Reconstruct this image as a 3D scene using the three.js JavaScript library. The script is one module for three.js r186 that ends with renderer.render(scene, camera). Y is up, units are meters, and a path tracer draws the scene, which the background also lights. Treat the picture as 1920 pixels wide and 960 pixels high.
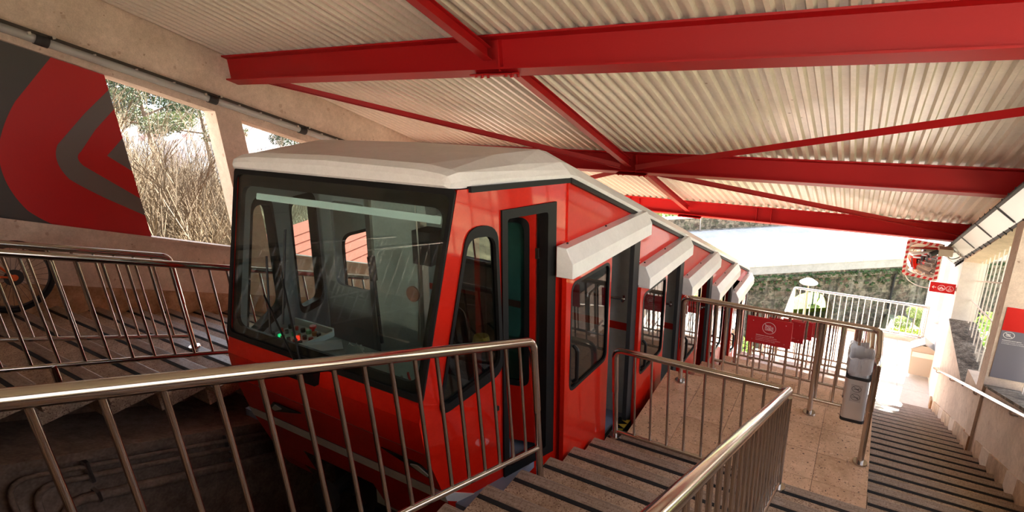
import * as THREE from 'three';
import { mergeGeometries } from 'three/addons/utils/BufferGeometryUtils.js';

// ---------------------------------------------------------------- camera, sky, sun, exposure
const scene = new THREE.Scene();
const D2R = Math.PI / 180;
const camera = new THREE.PerspectiveCamera(48.2, 2, 0.05, 6000);
camera.rotation.order = 'YXZ';
camera.rotation.set(-20.15 * D2R, 33.43 * D2R, -3.716 * D2R);
camera.position.set(0, 0, 0);
scene.add(camera);

const renderer = new THREE.WebGLRenderer({ antialias: true });
renderer.toneMapping = THREE.LinearToneMapping;
renderer.toneMappingExposure = 3.5;
renderer.shadowMap.enabled = true;
renderer.shadowMap.type = THREE.PCFSoftShadowMap;

{ // clear winter sky with thin high cloud
  const W = 256, H = 128, d = new Float32Array(W * H * 4);
  for (let j = 0; j < H; j++) for (let i = 0; i < W; i++) {
    const el = Math.max(0, ((j + 0.5) / H - 0.5) * Math.PI), t = Math.pow(Math.sin(el), 0.5);
    const az = (i + 0.5) / W * Math.PI * 2;
    const c = 0.5 + 0.5 * Math.sin(az * 5 + 3 * Math.sin(el * 7)) * Math.sin(el * 19 + 2 * Math.cos(az * 3));
    const cloud = 0.25 * c * c;
    const r = 1.2 - 0.72 * t + cloud * 0.4, g = 1.18 - 0.56 * t + cloud * 0.35, b = 1.16 - 0.3 * t + cloud * 0.25;
    d.set([r, g, b, 1], (j * W + i) * 4);
  }
  const t = new THREE.DataTexture(d, W, H, THREE.RGBAFormat, THREE.FloatType);
  t.mapping = THREE.EquirectangularReflectionMapping; t.magFilter = THREE.LinearFilter; t.minFilter = THREE.LinearFilter; t.needsUpdate = true;
  scene.background = t; scene.environment = t;
}
const sun = new THREE.DirectionalLight(new THREE.Color().setRGB(1, 0.92, 0.81), 22);
sun.position.set(0.1 * 60, 0.39 * 60 - 5, -60 - 8);
sun.target.position.set(0, -5, -8);
sun.castShadow = true; sun.shadow.mapSize.set(4096, 4096);
Object.assign(sun.shadow.camera, { left: -40, right: 40, top: 40, bottom: -40, near: 1, far: 200 });
scene.add(sun, sun.target);

// ---------------------------------------------------------------- helpers
let seed = 12345;
const rnd = () => { seed = (seed * 1664525 + 1013904223) >>> 0; return seed / 4294967296; };
const rr = (a, b) => a + (b - a) * rnd();
const V = (x, y, z) => new THREE.Vector3(x, y, z);
const used = {};
function numbered(n) { const k = used[n] = (used[n] ?? -1) + 1; return k ? n + '_' + String(k).padStart(3, '0') : n; }
function clean(g) {
  let h = g.index ? g.toNonIndexed() : g;
  if (!h.attributes.normal) h.computeVertexNormals();
  for (const k of Object.keys(h.attributes)) if (k !== 'position' && k !== 'normal') h.deleteAttribute(k);
  h.morphAttributes = {};
  return h;
}
function boxUV(g) {                       // uv in metres, by the way each face points
  const p = g.attributes.position, n = p.count, uv = new Float32Array(n * 2), a = V(), b = V(), c = V();
  for (let i = 0; i < n; i += 3) {
    a.fromBufferAttribute(p, i); b.fromBufferAttribute(p, i + 1).sub(a); c.fromBufferAttribute(p, i + 2).sub(a); b.cross(c);
    const x = Math.abs(b.x), y = Math.abs(b.y), z = Math.abs(b.z);
    for (let k = 0; k < 3; k++) {
      const X = p.getX(i + k), Y = p.getY(i + k), Z = p.getZ(i + k), o = (i + k) * 2;
      if (y >= x && y >= z) { uv[o] = X; uv[o + 1] = Z; } else if (x >= z) { uv[o] = Z; uv[o + 1] = Y; } else { uv[o] = X; uv[o + 1] = Y; }
    }
  }
  g.setAttribute('uv', new THREE.BufferAttribute(uv, 2));
  return g;
}
function geo(gs) { gs = [].concat(gs); const l = gs.map(clean); return boxUV(l.length > 1 ? mergeGeometries(l) : l[0]); }
function mesh(name, gs, mat, parent) {
  const m = new THREE.Mesh(gs.isBufferGeometry && gs.attributes.uv && gs.userData.keep ? gs : geo(gs), mat);
  m.name = parent === scene ? numbered(name) : name; m.castShadow = m.receiveShadow = true;
  parent.add(m); return m;
}
function tag(o, label, category, group) { o.userData.label = label; o.userData.category = category; if (group) o.userData.group = group; return o; }
function thing(name, label, category, pos = [0, 0, 0], group) {
  const o = new THREE.Group(); o.name = numbered(name); o.position.set(...pos); scene.add(o); return tag(o, label, category, group);
}
function solo(name, gs, mat, label, category, group) { return tag(mesh(name, gs, mat, scene), label, category, group); }
function struct(name, gs, mat, parent = scene, label) { const m = mesh(name, gs, mat, parent); if (parent === scene) { m.userData.kind = 'structure'; if (label) m.userData.label = label; } return m; }
function structGroup(name, label) { const g = new THREE.Group(); g.name = name; g.userData.kind = 'structure'; g.userData.label = label; scene.add(g); return g; }
const box = (x0, x1, y0, y1, z0, z1) => new THREE.BoxGeometry(Math.abs(x1 - x0), Math.abs(y1 - y0), Math.abs(z1 - z0)).translate((x0 + x1) / 2, (y0 + y1) / 2, (z0 + z1) / 2);
function hexa(p) {                        // p: 8 corners, bottom ring 0-3, top ring 4-7
  const f = [[0, 1, 2, 3], [7, 6, 5, 4], [0, 4, 5, 1], [1, 5, 6, 2], [2, 6, 7, 3], [3, 7, 4, 0]], v = [];
  const c = p.reduce((s, q) => s.add(V(...q)), V()).multiplyScalar(1 / 8);
  for (const [a, b, d, e] of f) {
    const A = V(...p[a]), B = V(...p[b]), C = V(...p[d]), E = V(...p[e]);
    const n = B.clone().sub(A).cross(C.clone().sub(A));
    const out = n.dot(A.clone().add(C).multiplyScalar(0.5).sub(c)) > 0;
    const q = out ? [A, B, C, A, C, E] : [A, C, B, A, E, C];
    for (const t of q) v.push(t.x, t.y, t.z);
  }
  const g = new THREE.BufferGeometry(); g.setAttribute('position', new THREE.Float32BufferAttribute(v, 3)); g.computeVertexNormals(); return g;
}
// block whose bottom and top run along z: [z, yb, yt] at both ends
const slope = (x0, x1, a, b) => hexa([[x0, a[1], a[0]], [x1, a[1], a[0]], [x1, b[1], b[0]], [x0, b[1], b[0]], [x0, a[2], a[0]], [x1, a[2], a[0]], [x1, b[2], b[0]], [x0, b[2], b[0]]]);
function cyl(a, b, r, n = 10, r2 = r) {
  const d = V(...b).sub(V(...a)), L = d.length(), g = new THREE.CylinderGeometry(r2, r, L, n, 1);
  g.translate(0, L / 2, 0).applyQuaternion(new THREE.Quaternion().setFromUnitVectors(V(0, 1, 0), d.normalize())).translate(...a); return g;
}
function pipe(pts, r, fil = 0.05, n = 12) { // bent tube with rounded corners
  const P = pts.map((p) => V(...p)), path = new THREE.CurvePath(); let cur = P[0].clone();
  for (let i = 1; i < P.length - 1; i++) {
    const f = Math.min(fil, P[i].distanceTo(P[i - 1]) * 0.45, P[i].distanceTo(P[i + 1]) * 0.45);
    const a = P[i].clone().lerp(P[i - 1], f / P[i].distanceTo(P[i - 1])), b = P[i].clone().lerp(P[i + 1], f / P[i].distanceTo(P[i + 1]));
    path.add(new THREE.LineCurve3(cur, a)); path.add(new THREE.QuadraticBezierCurve3(a, P[i], b)); cur = b;
  }
  path.add(new THREE.LineCurve3(cur, P[P.length - 1]));
  const gs = path.curves.map((c) => new THREE.TubeGeometry(c, c.isLineCurve3 ? 1 : 8, r, n, false));
  for (const [e, q] of [[P[0], 0], [P[P.length - 1], 1]]) gs.push(new THREE.SphereGeometry(r, n, 6).translate(e.x, e.y, e.z));
  return gs;
}
function roundPoly(pts, r, T = THREE.Shape) {
  const s = new T(), n = pts.length;
  for (let i = 0; i < n; i++) {
    const p = new THREE.Vector2(...pts[i]), a = new THREE.Vector2(...pts[(i + n - 1) % n]), b = new THREE.Vector2(...pts[(i + 1) % n]);
    const ri = Math.min(Array.isArray(r) ? r[i] : r, p.distanceTo(a) * 0.48, p.distanceTo(b) * 0.48);
    const q = p.clone().lerp(a, ri / p.distanceTo(a)), w = p.clone().lerp(b, ri / p.distanceTo(b));
    if (i) s.lineTo(q.x, q.y); else s.moveTo(q.x, q.y);
    if (ri > 0) s.quadraticCurveTo(p.x, p.y, w.x, w.y);
  }
  s.closePath(); return s;
}
function plate(shape, holes, t, basis) {
  for (const h of holes) shape.holes.push(h);
  const g = new THREE.ExtrudeGeometry(shape, { depth: t, bevelEnabled: false, curveSegments: 6 });
  return basis ? g.applyMatrix4(basis) : g;
}
const basis = (o, u, v) => { const U = V(...u).normalize(), W = U.clone().cross(V(...v)).normalize(), v2 = W.clone().cross(U); return new THREE.Matrix4().makeBasis(U, v2, W).setPosition(...o); };
function grow(pts, d) { const c = pts.reduce((s, p) => [s[0] + p[0] / pts.length, s[1] + p[1] / pts.length], [0, 0]); return pts.map((p) => { const v = [p[0] - c[0], p[1] - c[1]], L = Math.hypot(...v); return [p[0] + v[0] / L * d * 1.3, p[1] + v[1] / L * d * 1.3]; }); }

// ---------------------------------------------------------------- textures and materials
function canvasTex(w, h, draw, rep) {
  const c = document.createElement('canvas'); c.width = w; c.height = h; draw(c.getContext('2d'), w, h);
  const t = new THREE.CanvasTexture(c); t.colorSpace = THREE.SRGBColorSpace; t.magFilter = THREE.LinearFilter;
  if (rep) { t.wrapS = t.wrapT = THREE.RepeatWrapping; t.repeat.set(1 / rep, 1 / rep); }
  return t;
}
function noiseTex(base, opt = {}) {       // layered value noise + specks, tileable, colours are sRGB 0-255
  const { size = 256, rep = 1, amp = 14, spots = [], octaves = [4, 8, 16, 64, 256], tint = [1, 1, 1], srgb = true } = opt;
  const grids = octaves.map((n) => { const g = new Float32Array(n * n); for (let i = 0; i < g.length; i++) g[i] = rnd() - 0.5; return g; });
  const d = new Uint8Array(size * size * 4);
  for (let y = 0; y < size; y++) for (let x = 0; x < size; x++) {
    let v = 0;
    octaves.forEach((n, k) => {
      const fx = x / size * n, fy = y / size * n, ix = Math.floor(fx), iy = Math.floor(fy), u = fx - ix, w = fy - iy, g = grids[k];
      const A = g[iy % n * n + ix % n], B = g[iy % n * n + (ix + 1) % n], C = g[(iy + 1) % n * n + ix % n], E = g[(iy + 1) % n * n + (ix + 1) % n];
      v += (A + (B - A) * u + (C - A) * w + (A - B - C + E) * u * w) * (opt.weights?.[k] ?? 1);
    });
    for (let k = 0; k < 3; k++) d[(y * size + x) * 4 + k] = Math.max(0, Math.min(255, base[k] + v * amp * tint[k]));
    d[(y * size + x) * 4 + 3] = 255;
  }
  for (const [n, col, r0, r1] of spots) for (let i = 0; i < n; i++) {
    const cx = rnd() * size, cy = rnd() * size, r = r0 + (r1 - r0) * rnd(), q = 0.55 + 0.45 * rnd();
    for (let y = Math.floor(cy - r); y <= cy + r; y++) for (let x = Math.floor(cx - r); x <= cx + r; x++) if ((x - cx) ** 2 + (y - cy) ** 2 <= r * r) {
      const o = (((y + size) % size) * size + (x + size) % size) * 4;
      for (let k = 0; k < 3; k++) d[o + k] = d[o + k] * (1 - q) + col[k] * q;
    }
  }
  const t = new THREE.DataTexture(d, size, size); if (srgb) t.colorSpace = THREE.SRGBColorSpace;
  t.wrapS = t.wrapT = THREE.RepeatWrapping; t.repeat.set(1 / rep, 1 / rep); t.magFilter = THREE.LinearFilter; t.needsUpdate = true; return t;
}
const M = {};
const std = (o) => new THREE.MeshStandardMaterial({ side: THREE.DoubleSide, ...o });
const phys = (o) => new THREE.MeshPhysicalMaterial({ side: THREE.DoubleSide, ...o });
const rgb = (r, g, b) => new THREE.Color().setRGB(r, g, b);
M.plaster = std({ map: noiseTex([212, 190, 172], { rep: 2.4, amp: 15, spots: [[40, [188, 160, 140], 1, 3], [30, [150, 120, 100], 0.5, 1]] }), roughness: 0.85, bumpMap: noiseTex([128, 128, 128], { rep: 0.5, amp: 90, srgb: false }), bumpScale: 0.003 });
M.white = std({ map: noiseTex([232, 222, 212], { rep: 2, amp: 9 }), roughness: 0.8 });
M.base = std({ map: noiseTex([176, 138, 102], { rep: 1, amp: 34, weights: [1, 1, 1.3, 0.7, 0.4] }), roughness: 0.55 });
M.tread = std({ map: noiseTex([172, 144, 120], { size: 1024, rep: 2.2, amp: 24, spots: [[26000, [104, 70, 54], 0.7, 2.0], [14000, [206, 180, 152], 0.7, 1.8]] }), roughness: 0.62 });
M.nosing = std({ map: canvasTex(512, 256, (c, w, h) => {
  c.fillStyle = 'rgb(160,138,122)'; c.fillRect(0, 0, w, h); for (let i = 0; i < 5000; i++) { c.fillStyle = rnd() < 0.6 ? 'rgba(108,80,66,0.5)' : 'rgba(200,178,158,0.4)'; c.fillRect(rnd() * w, rnd() * h, 2 + 2 * rnd(), 2 + 2 * rnd()); }
  for (let i = 0; i < 1700; i++) { const s = rnd() < 0.5; c.fillStyle = s ? 'rgba(96,76,64,0.3)' : 'rgba(186,166,150,0.3)'; c.fillRect(rnd() * w, rnd() * h, 6 + 60 * rnd(), 1 + rnd()); }
}, 0.9), roughness: 0.4 });
M.grip = std({ color: rgb(0.012, 0.01, 0.01), roughness: 0.9 });
M.tile = [0, 1, 2].map((k) => phys({ map: noiseTex([216 - 5 * k, 174 - 5 * k, 140 - 5 * k], { size: 512, rep: 0.9, amp: 16, spots: [[700, [150, 102, 76], 1.2, 3], [120, [84, 56, 44], 1.4, 4], [500, [236, 204, 176], 1, 3]] }), roughness: 0.32, clearcoat: 0.3, clearcoatRoughness: 0.25 }));
M.grout = std({ color: rgb(0.16, 0.1, 0.07), roughness: 0.9 });
M.steel = phys({ color: rgb(0.56, 0.5, 0.455), metalness: 1, roughness: 0.13 });
M.steelDull = phys({ color: rgb(0.5, 0.46, 0.43), metalness: 1, roughness: 0.32 });
M.beam = phys({ color: rgb(0.38, 0.006, 0.008), roughness: 0.48, specularIntensity: 0.45 });
M.car = phys({ map: noiseTex([206, 28, 10], { rep: 1.2, amp: 6 }), roughness: 0.4, specularIntensity: 0.2, clearcoat: 0.7, clearcoatRoughness: 0.05 });
M.carWhite = phys({ map: noiseTex([240, 238, 234], { rep: 1.4, amp: 6 }), roughness: 0.42, clearcoat: 0.4, clearcoatRoughness: 0.2 });
M.black = phys({ color: rgb(0.008, 0.008, 0.008), roughness: 0.35, specularIntensity: 0.6 });
M.rubber = phys({ color: rgb(0.008, 0.008, 0.008), roughness: 0.5, specularIntensity: 0.45 });
M.dark = std({ color: rgb(0.03, 0.028, 0.028), roughness: 0.7 });
M.glass = phys({ color: rgb(0.88, 0.96, 0.94), transmission: 1, thickness: 0, roughness: 0.0, ior: 1.5 });
M.glassDark = phys({ color: rgb(0.42, 0.46, 0.45), transmission: 1, thickness: 0, roughness: 0.0, ior: 1.52 });
M.glassTeal = phys({ color: rgb(0.3, 0.55, 0.5), transmission: 1, thickness: 0, roughness: 0.25, ior: 1.5 });
M.panelGrey = std({ map: noiseTex([186, 190, 186], { rep: 1, amp: 8 }), roughness: 0.5 });
M.panelDark = std({ color: rgb(0.33, 0.335, 0.345), roughness: 0.55 }); M.vinyl = std({ color: rgb(0.22, 0.26, 0.36), roughness: 0.6 });
M.console = std({ map: noiseTex([150, 166, 164], { rep: 0.6, amp: 6 }), roughness: 0.35, metalness: 0.3 });
M.sheet = phys({ map: noiseTex([224, 212, 198], { rep: 3, amp: 9, spots: [[20, [150, 120, 96], 0.5, 1.2]] }), roughness: 0.36, clearcoat: 0.25, clearcoatRoughness: 0.3 });
M.concrete = std({ map: noiseTex([128, 106, 92], { rep: 3, amp: 26 }), roughness: 0.9 });

M.sill = std({ map: noiseTex([112, 100, 88], { rep: 0.9, amp: 60, spots: [[60, [60, 54, 46], 2, 9]] }), roughness: 0.95 });
M.road = std({ map: noiseTex([186, 182, 178], { rep: 6, amp: 12 }), roughness: 0.9 });
M.paving = std({ map: noiseTex([222, 214, 204], { rep: 2, amp: 10 }), roughness: 0.8 });
M.signRed = std({ color: rgb(0.6, 0.03, 0.03), roughness: 0.4 });
M.orange = std({ color: rgb(0.8, 0.12, 0.02), roughness: 0.4 });
M.bag = phys({ color: rgb(0.75, 0.74, 0.76), roughness: 0.35, transmission: 0.35, thickness: 0 });
M.binMetal = phys({ color: rgb(0.78, 0.77, 0.77), metalness: 0.6, roughness: 0.32 });
M.boxBeige = std({ color: rgb(0.5, 0.42, 0.34), roughness: 0.45, metalness: 0.2 });
M.chrome = phys({ color: rgb(0.9, 0.9, 0.9), metalness: 1, roughness: 0.03 });
M.lens = phys({ color: rgb(0.86, 0.9, 0.84), transmission: 0.55, thickness: 0, roughness: 0.3 });
M.tubeLens = phys({ color: rgb(0.8, 0.8, 0.78), transmission: 0.6, thickness: 0, roughness: 0.12 });
const flat = (r, g, b, ro = 0.6) => std({ color: rgb(r, g, b), roughness: ro });

// ---------------------------------------------------------------- measures of the station
const RISE = 0.15925, RUN = 0.34275, SL = RISE / RUN;
const stepY = (i) => -3.18 + RISE * (7 - i), noseZ = (i) => -3.665 - RUN * (i - 6);
const nose = (z) => -3.021 + SL * (z + 3.665);        // line through the nosings
const roofY = (z) => 2.207 + 0.482 * z;
const BAY = [-0.637, -1.371];
const XL = -6.95, XR = 1.36, PL = -4.15, PR = -1.553;

// ---------------------------------------------------------------- stairs
function staircase(x0, x1, i0, i1, label, deep = 0.5) {
  const t = thing('staircase', label, 'stairs', [x0, 0, 0]);
  const w = x1 - x0;
  const gStep = geo(deep < 0.3 ? [box(0, w - 0.16, -deep, 0, 0, RUN), box(w - 0.16, w, -0.05, 0, 0, RUN)] : box(0, w, -deep, 0, 0, RUN)), gNose = geo([box(0.004, w - 0.004, -0.03, 0.004, -0.004, 0.064), new THREE.CylinderGeometry(0.017, 0.017, w - 0.008, 10, 1, false, 0, Math.PI * 2).rotateZ(Math.PI / 2).translate(w / 2, -0.013, -0.003)]), gGrip = geo(box(0.004, w - 0.004, -0.01, 0.0035, 0.066, 0.093));
  for (const g of [gStep, gNose, gGrip]) g.userData.keep = true;
  for (let i = i0; i <= i1; i++) {
    const s = mesh('step', gStep, M.tread, t); s.position.set(0, stepY(i), noseZ(i));
    mesh('nosing_strip', gNose, M.nosing, s); mesh('anti_slip_strip', gGrip, M.grip, s);
  }
  return t;
}
staircase(PR, 0.262, -6, 6, 'speckled stone flight between the red car and the thick sloping handrail');
staircase(0.2635, XR, -6, 26, 'long speckled stone flight running down beside the right-hand plaster wall');
staircase(XL, PL, -6, 27, 'speckled stone flight across the track pit, beneath the mural wall', 0.2);

const upper = structGroup('floor', 'upper stone landing at the head of the stairs');
mesh('slab', box(XL, XR, -1.45, stepY(-7), noseZ(-7), 4.6), M.tread, upper);
// platform landings with tiles, one per car door
for (let k = 0; k < 5; k++) {
  const y = -3.18 + BAY[0] * k, z0 = -3.665 + BAY[1] * k, z1 = z0 + BAY[1] + 0.002;
  const t = thing('platform_landing', ['topmost', 'second', 'third', 'fourth', 'lowest'][k] + ' tiled landing beside the car, counted down the slope', 'landing', [0, y, z0]);
  mesh('slab', box(-1.507, 0.262, -0.75, -0.012, 0, z1 - z0), M.grout, t);
  const nx = 5, nz = 4, tw = 1.769 / nx, td = (z0 - z1) / nz;
  for (let a = 0; a < nx; a++) for (let b = 0; b < nz; b++)
    mesh('tile', box(-1.507 + a * tw + 0.0015, -1.507 + (a + 1) * tw - 0.0015, -0.02, 0, -b * td - 0.0015, -(b + 1) * td + 0.0015), M.tile[(a * 7 + b * 3 + a * b) % 3], t);
}
const FL = -6.365;
const lower = structGroup('floor_001', 'sunlit pale paving at the foot of the stairs');
mesh('slab', box(-1.5, XR + 0.3, FL - 0.5, FL - 0.01, noseZ(26), -13.7), M.concrete, lower);
for (let a = 0; a < 4; a++) for (let b = 0; b < 4; b++) mesh('paver', box(-1.5 + a * 0.79 + 0.002, -1.5 + (a + 1) * 0.79 - 0.002, FL - 0.03, FL, noseZ(26) - b * 0.79 - 0.002, Math.max(noseZ(26) - (b + 1) * 0.79 + 0.002, -13.69)), M.paving, lower);
mesh('curb', box(-1.5, XR, FL - 0.2, FL + 0.07, -13.34, -13.6), M.plaster, lower);

// ---------------------------------------------------------------- track pit
const pf = (z) => nose(z) - 1.75;
struct('floor_002', slope(PL - 0.3, PR + 0.3, [1.2, pf(1.2) - 0.3, pf(1.2)], [-30, pf(-30) - 0.3, pf(-30)]), M.concrete, scene, 'dark sloping bed of the track pit');
struct('wall_pit_left', slope(PL - 0.75, PL - 0.001, [0.79, pf(0.79), nose(0.79) - 0.52], [-14, pf(-14), nose(-14) - 0.52]), M.concrete, scene, 'dark side wall of the track pit under the far stairs');
struct('wall_pit_right', slope(PR - 0.02, PR - 0.001, [0.79, pf(0.79), nose(0.79) - 0.3], [-3.66, pf(-3.66), nose(-3.66) - 0.3]), M.concrete, scene, 'dark side wall of the track pit under the near stairs');
struct('wall_pit_right_001', slope(-1.53, -1.508, [-3.66, pf(-3.66), nose(-3.66) - 0.75], [-14, pf(-14), nose(-14) - 0.75]), M.concrete, scene, 'dark side wall of the track pit under the tiled landings');
struct('wall_pit_recess', slope(PL - 0.8, PL - 0.75, [0.79, nose(0.79) - 0.7, nose(0.79) - 0.3], [-14, nose(-14) - 0.7, nose(-14) - 0.3]), M.concrete, scene, 'back of the long recess under the far stairs');
struct('wall_pit_end', box(PL - 0.25, PR + 0.25, -3.6, -1.4, 0.79, 1.05), M.concrete, scene, 'dark end wall of the track pit');
{
  const lz = (dy) => [[PL + 0.05, nose(0.6) + dy, 0.6], [PL + 0.05, nose(-13) + dy, -13]];
  solo('concrete_ledge', slope(PL, PL + 0.07, [0.78, nose(0.78) - 0.56, nose(0.78) - 0.5], [-13, nose(-13) - 0.56, nose(-13) - 0.5]), M.concrete, 'narrow concrete ledge along the far wall of the track pit', 'ledge');
  const names = ['thin grey conduit just under the ledge in the track pit', 'grey conduit in the middle of three along the track pit wall', 'thick brown pipe lowest along the track pit wall'];
  [-0.62, -0.7, -0.86].forEach((dy, k) => {
    const p = thing('conduit_pipe', names[k], 'pipe');
    const [a, b] = lz(dy); mesh('tube', pipe([[a[0], nose(-0.5) - 1.6, -0.62 - 0.1 * k], [a[0], nose(-0.62 - 0.1 * k) + dy, -0.62 - 0.1 * k], b], [0.017, 0.021, 0.036][k], 0.16, 8), M.concrete, p);
    for (let z = -1; z > -6; z -= 0.9) mesh('pipe_clip', box(PL, PL + 0.09, nose(z) + dy - 0.04, nose(z) + dy + 0.04, z, z - 0.02), M.steelDull, p);
  });
  for (const x of [-3.35, -2.35]) solo('track_rail', slope(x - 0.035, x + 0.035, [0.5, pf(0.5), pf(0.5) + 0.14], [-29, pf(-29), pf(-29) + 0.14]), M.steelDull, x < -3 ? 'steel track rail nearer the far stairs in the pit' : 'steel track rail nearer the tiled landings in the pit', 'rail');
}

// ---------------------------------------------------------------- left wall with windows and mural
const wl = structGroup('wall_left', 'beige plaster wall with large sloping window openings');
const par = (z) => -0.423 + SL * z, head = (z) => 1.39 + SL * z;
mesh('parapet', slope(XL - 0.25, XL, [4.6, -3, par(4.6)], [0.8, -3, par(0.8)]), M.plaster, wl);
mesh('parapet', slope(XL - 0.25, XL, [0.8, nose(0.8) - 1, par(0.8)], [-14, nose(-14) - 1, par(-14)]), M.plaster, wl);
mesh('parapet_cap', slope(XL - 0.28, XL + 0.025, [0.8, par(0.8) - 0.02, par(0.8) + 0.02], [-14, par(-14) - 0.02, par(-14) + 0.02]), M.plaster, wl);
mesh('header_beam', slope(XL - 0.25, XL, [4.6, head(4.6), roofY(4.6) + 0.06], [-11.3, head(-11.3), roofY(-11.3) + 0.06]), M.plaster, wl);
mesh('infill_wall', slope(XL - 0.24, XL - 0.062, [4.6, par(4.6) - 0.3, head(4.6) + 0.1], [-1.0, par(-1.0) - 0.3, head(-1.0) + 0.1]), M.plaster, wl);
for (const z of [2.3, -1.0, -4.3, -7.6, -10.95]) mesh('pillar', slope(XL - 0.25, XL - 0.002, [z + 0.16, par(z + 0.16) - 0.1, head(z + 0.16) + 0.1], [z - 0.16, par(z - 0.16) - 0.1, head(z - 0.16) + 0.1]), M.plaster, wl);
struct('baseboard_left', slope(XL, XL + 0.022, [0.79, nose(0.79) - 0.2, nose(0.79) + 0.24], [-10.6, nose(-10.6) - 0.2, nose(-10.6) + 0.24]), M.base, scene, 'brown stone skirting along the far stairs');
{ // printed mural panel that closes most of the first opening
  const z0 = -3.045, z1 = -0.84, W = 1024, H = 896, hb = -0.403, ht = 1.385;
  const px = (z) => (z - z0) / (z1 - z0) * W, py = (v) => (ht - v) / (ht - hb) * H;
  const tex = canvasTex(W, H, (c) => {
    const path = (pts) => { c.beginPath(); pts.forEach((p, i) => { const [a, b] = [px(p[0]), py(p[1])]; if (!i) c.moveTo(a, b); else if (p.length > 2) c.quadraticCurveTo(a, b, px(p[2]), py(p[3])); else c.lineTo(a, b); }); c.closePath(); c.fill(); };
    c.fillStyle = '#46423f'; c.fillRect(0, 0, W, H);
    c.fillStyle = '#b90f12';
    path([[-3.2, 1.6], [-2.75, 1.6], [-2.62, 1.385], [-2.22, 0.822], [-2.06, 0.56, -1.97, 0.3], [-1.88, -0.05, -2.02, -0.29], [-2.1, -0.38, -2.3, -0.46], [-3.2, -0.6]]);
    c.fillStyle = '#6a625d';
    path([[-3.2, 1.42], [-2.76, 0.896], [-2.44, 0.48], [-2.34, 0.29, -2.44, 0.13], [-2.5, 0.08, -2.714, -0.02], [-3.2, -0.21], [-3.2, -0.04], [-3.045, 0.051], [-2.77, 0.21], [-2.6, 0.31], [-2.54, 0.38, -2.62, 0.46], [-2.81, 0.744], [-3.2, 1.23]]);
    path([[-2.845, 0.48], [-3.07, 0.76], [-3.2, 0.92], [-3.2, 0.27], [-3.04, 0.366]]);
  });
  tex.wrapS = tex.wrapT = THREE.ClampToEdgeWrapping;
  const x = XL - 0.03, P = [[x, hb + SL * z0, z0], [x, hb + SL * z1, z1], [x, ht + SL * z1, z1], [x, ht + SL * z0, z0]];
  const g = new THREE.BufferGeometry();
  g.setAttribute('position', new THREE.Float32BufferAttribute([0, 1, 2, 0, 2, 3].flatMap((i) => P[i]), 3));
  g.setAttribute('uv', new THREE.Float32BufferAttribute([0, 1, 2, 0, 2, 3].flatMap((i) => [[0, 0], [1, 0], [1, 1], [0, 1]][i]), 2));
  g.computeVertexNormals(); g.userData.keep = true;
  const t = thing('mural_panel', 'large dark grey and red chevron mural filling a wall opening', 'mural');
  mesh('backing_board', slope(XL - 0.06, XL - 0.032, [z1, hb + SL * z1, ht + SL * z1], [z0, hb + SL * z0, ht + SL * z0]), flat(0.25, 0.02, 0.02), t);
  mesh('printed_face', g, std({ map: tex, roughness: 0.45 }), t);
}
{ // row of tubular fittings under the left header
  const f = (z) => head(z) + 0.125 + 0.03 * (z + 4.3) / -3 , x = XL + 0.05;
  const t0 = thing('light_trunking', 'dark trunking above the far windows carrying tubular lamps', 'trunking');
  mesh('channel', slope(XL, XL + 0.05, [2, f(2) + 0.03, f(2) + 0.085], [-10.5, f(-10.5) + 0.03, f(-10.5) + 0.085]), flat(0.045, 0.03, 0.022), t0);
  const ends = [1.0, -0.75, -2.55, -4.1, -5.3, -6.45, -7.6];
  const where = ['uppermost', 'second', 'third', 'fourth', 'fifth', 'lowest'];
  for (let k = 0; k < 6; k++) {
    const a = ends[k] - 0.05, b = ends[k + 1] + 0.05;
    const t = thing('tube_light', where[k] + ' unlit clear tube lamp below the header, counted down the slope', 'lamp', [0, 0, 0]);
    mesh('clear_cover', cyl([x + 0.015, f(a), a], [x + 0.015, f(b), b], 0.042, 14), M.tubeLens, t);
    mesh('tube', cyl([x + 0.015, f(a), a], [x + 0.015, f(b), b], 0.013, 8), flat(0.75, 0.75, 0.72), t);
    for (const [z, s] of [[a, 1], [b, -1]]) { const e = mesh('end_cap', cyl([x + 0.015, f(z), z], [x + 0.015, f(z + 0.06 * s), z + 0.06 * s], 0.05, 12), M.dark, t); mesh('clip', box(x - 0.04, x + 0.07, f(z) + 0.035, f(z) + 0.06, z - 0.03 * s, z - 0.055 * s), M.steelDull, e); }
    for (let q = 1; q < 4; q++) { const z = a + (b - a) * q / 4; mesh('clip', box(x - 0.03, x + 0.04, f(z) + 0.036, f(z) + 0.05, z - 0.012, z + 0.012), M.steelDull, t); }
  }
}

// ---------------------------------------------------------------- right wall
const wr = structGroup('wall_right', 'pale plaster wall with barred openings beside the long stairs');
const T = 0.3, XO = XR + T;
const sillN = (z) => -3.86 + 0.43 * (z + 7.3), headR = (z) => -2.221 + 0.485 * (z + 7.926);
mesh('lower_wall', slope(XR, XO, [4.6, -2.2, sillN(0.8)], [0.8, -2.2, sillN(0.8)]), M.plaster, wr);
mesh('lower_wall', slope(XR, XO, [0.8, nose(0.8) - 0.6, sillN(0.8)], [-7.3, nose(-7.3) - 0.6, sillN(-7.3)]), M.plaster, wr);
mesh('lower_wall', slope(XR, XO, [-7.64, nose(-7.64) - 0.6, -4.1], [-8.5, nose(-8.5) - 0.6, -4.3]), M.plaster, wr);
mesh('lower_wall', slope(XR, XO, [-8.5, nose(-8.5) - 0.6, -4.55], [-10.6, FL - 0.3, -4.63]), M.plaster, wr);
mesh('lower_wall', box(XR, XO, FL - 0.3, -4.63, -10.6, -10.8), M.plaster, wr);
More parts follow.
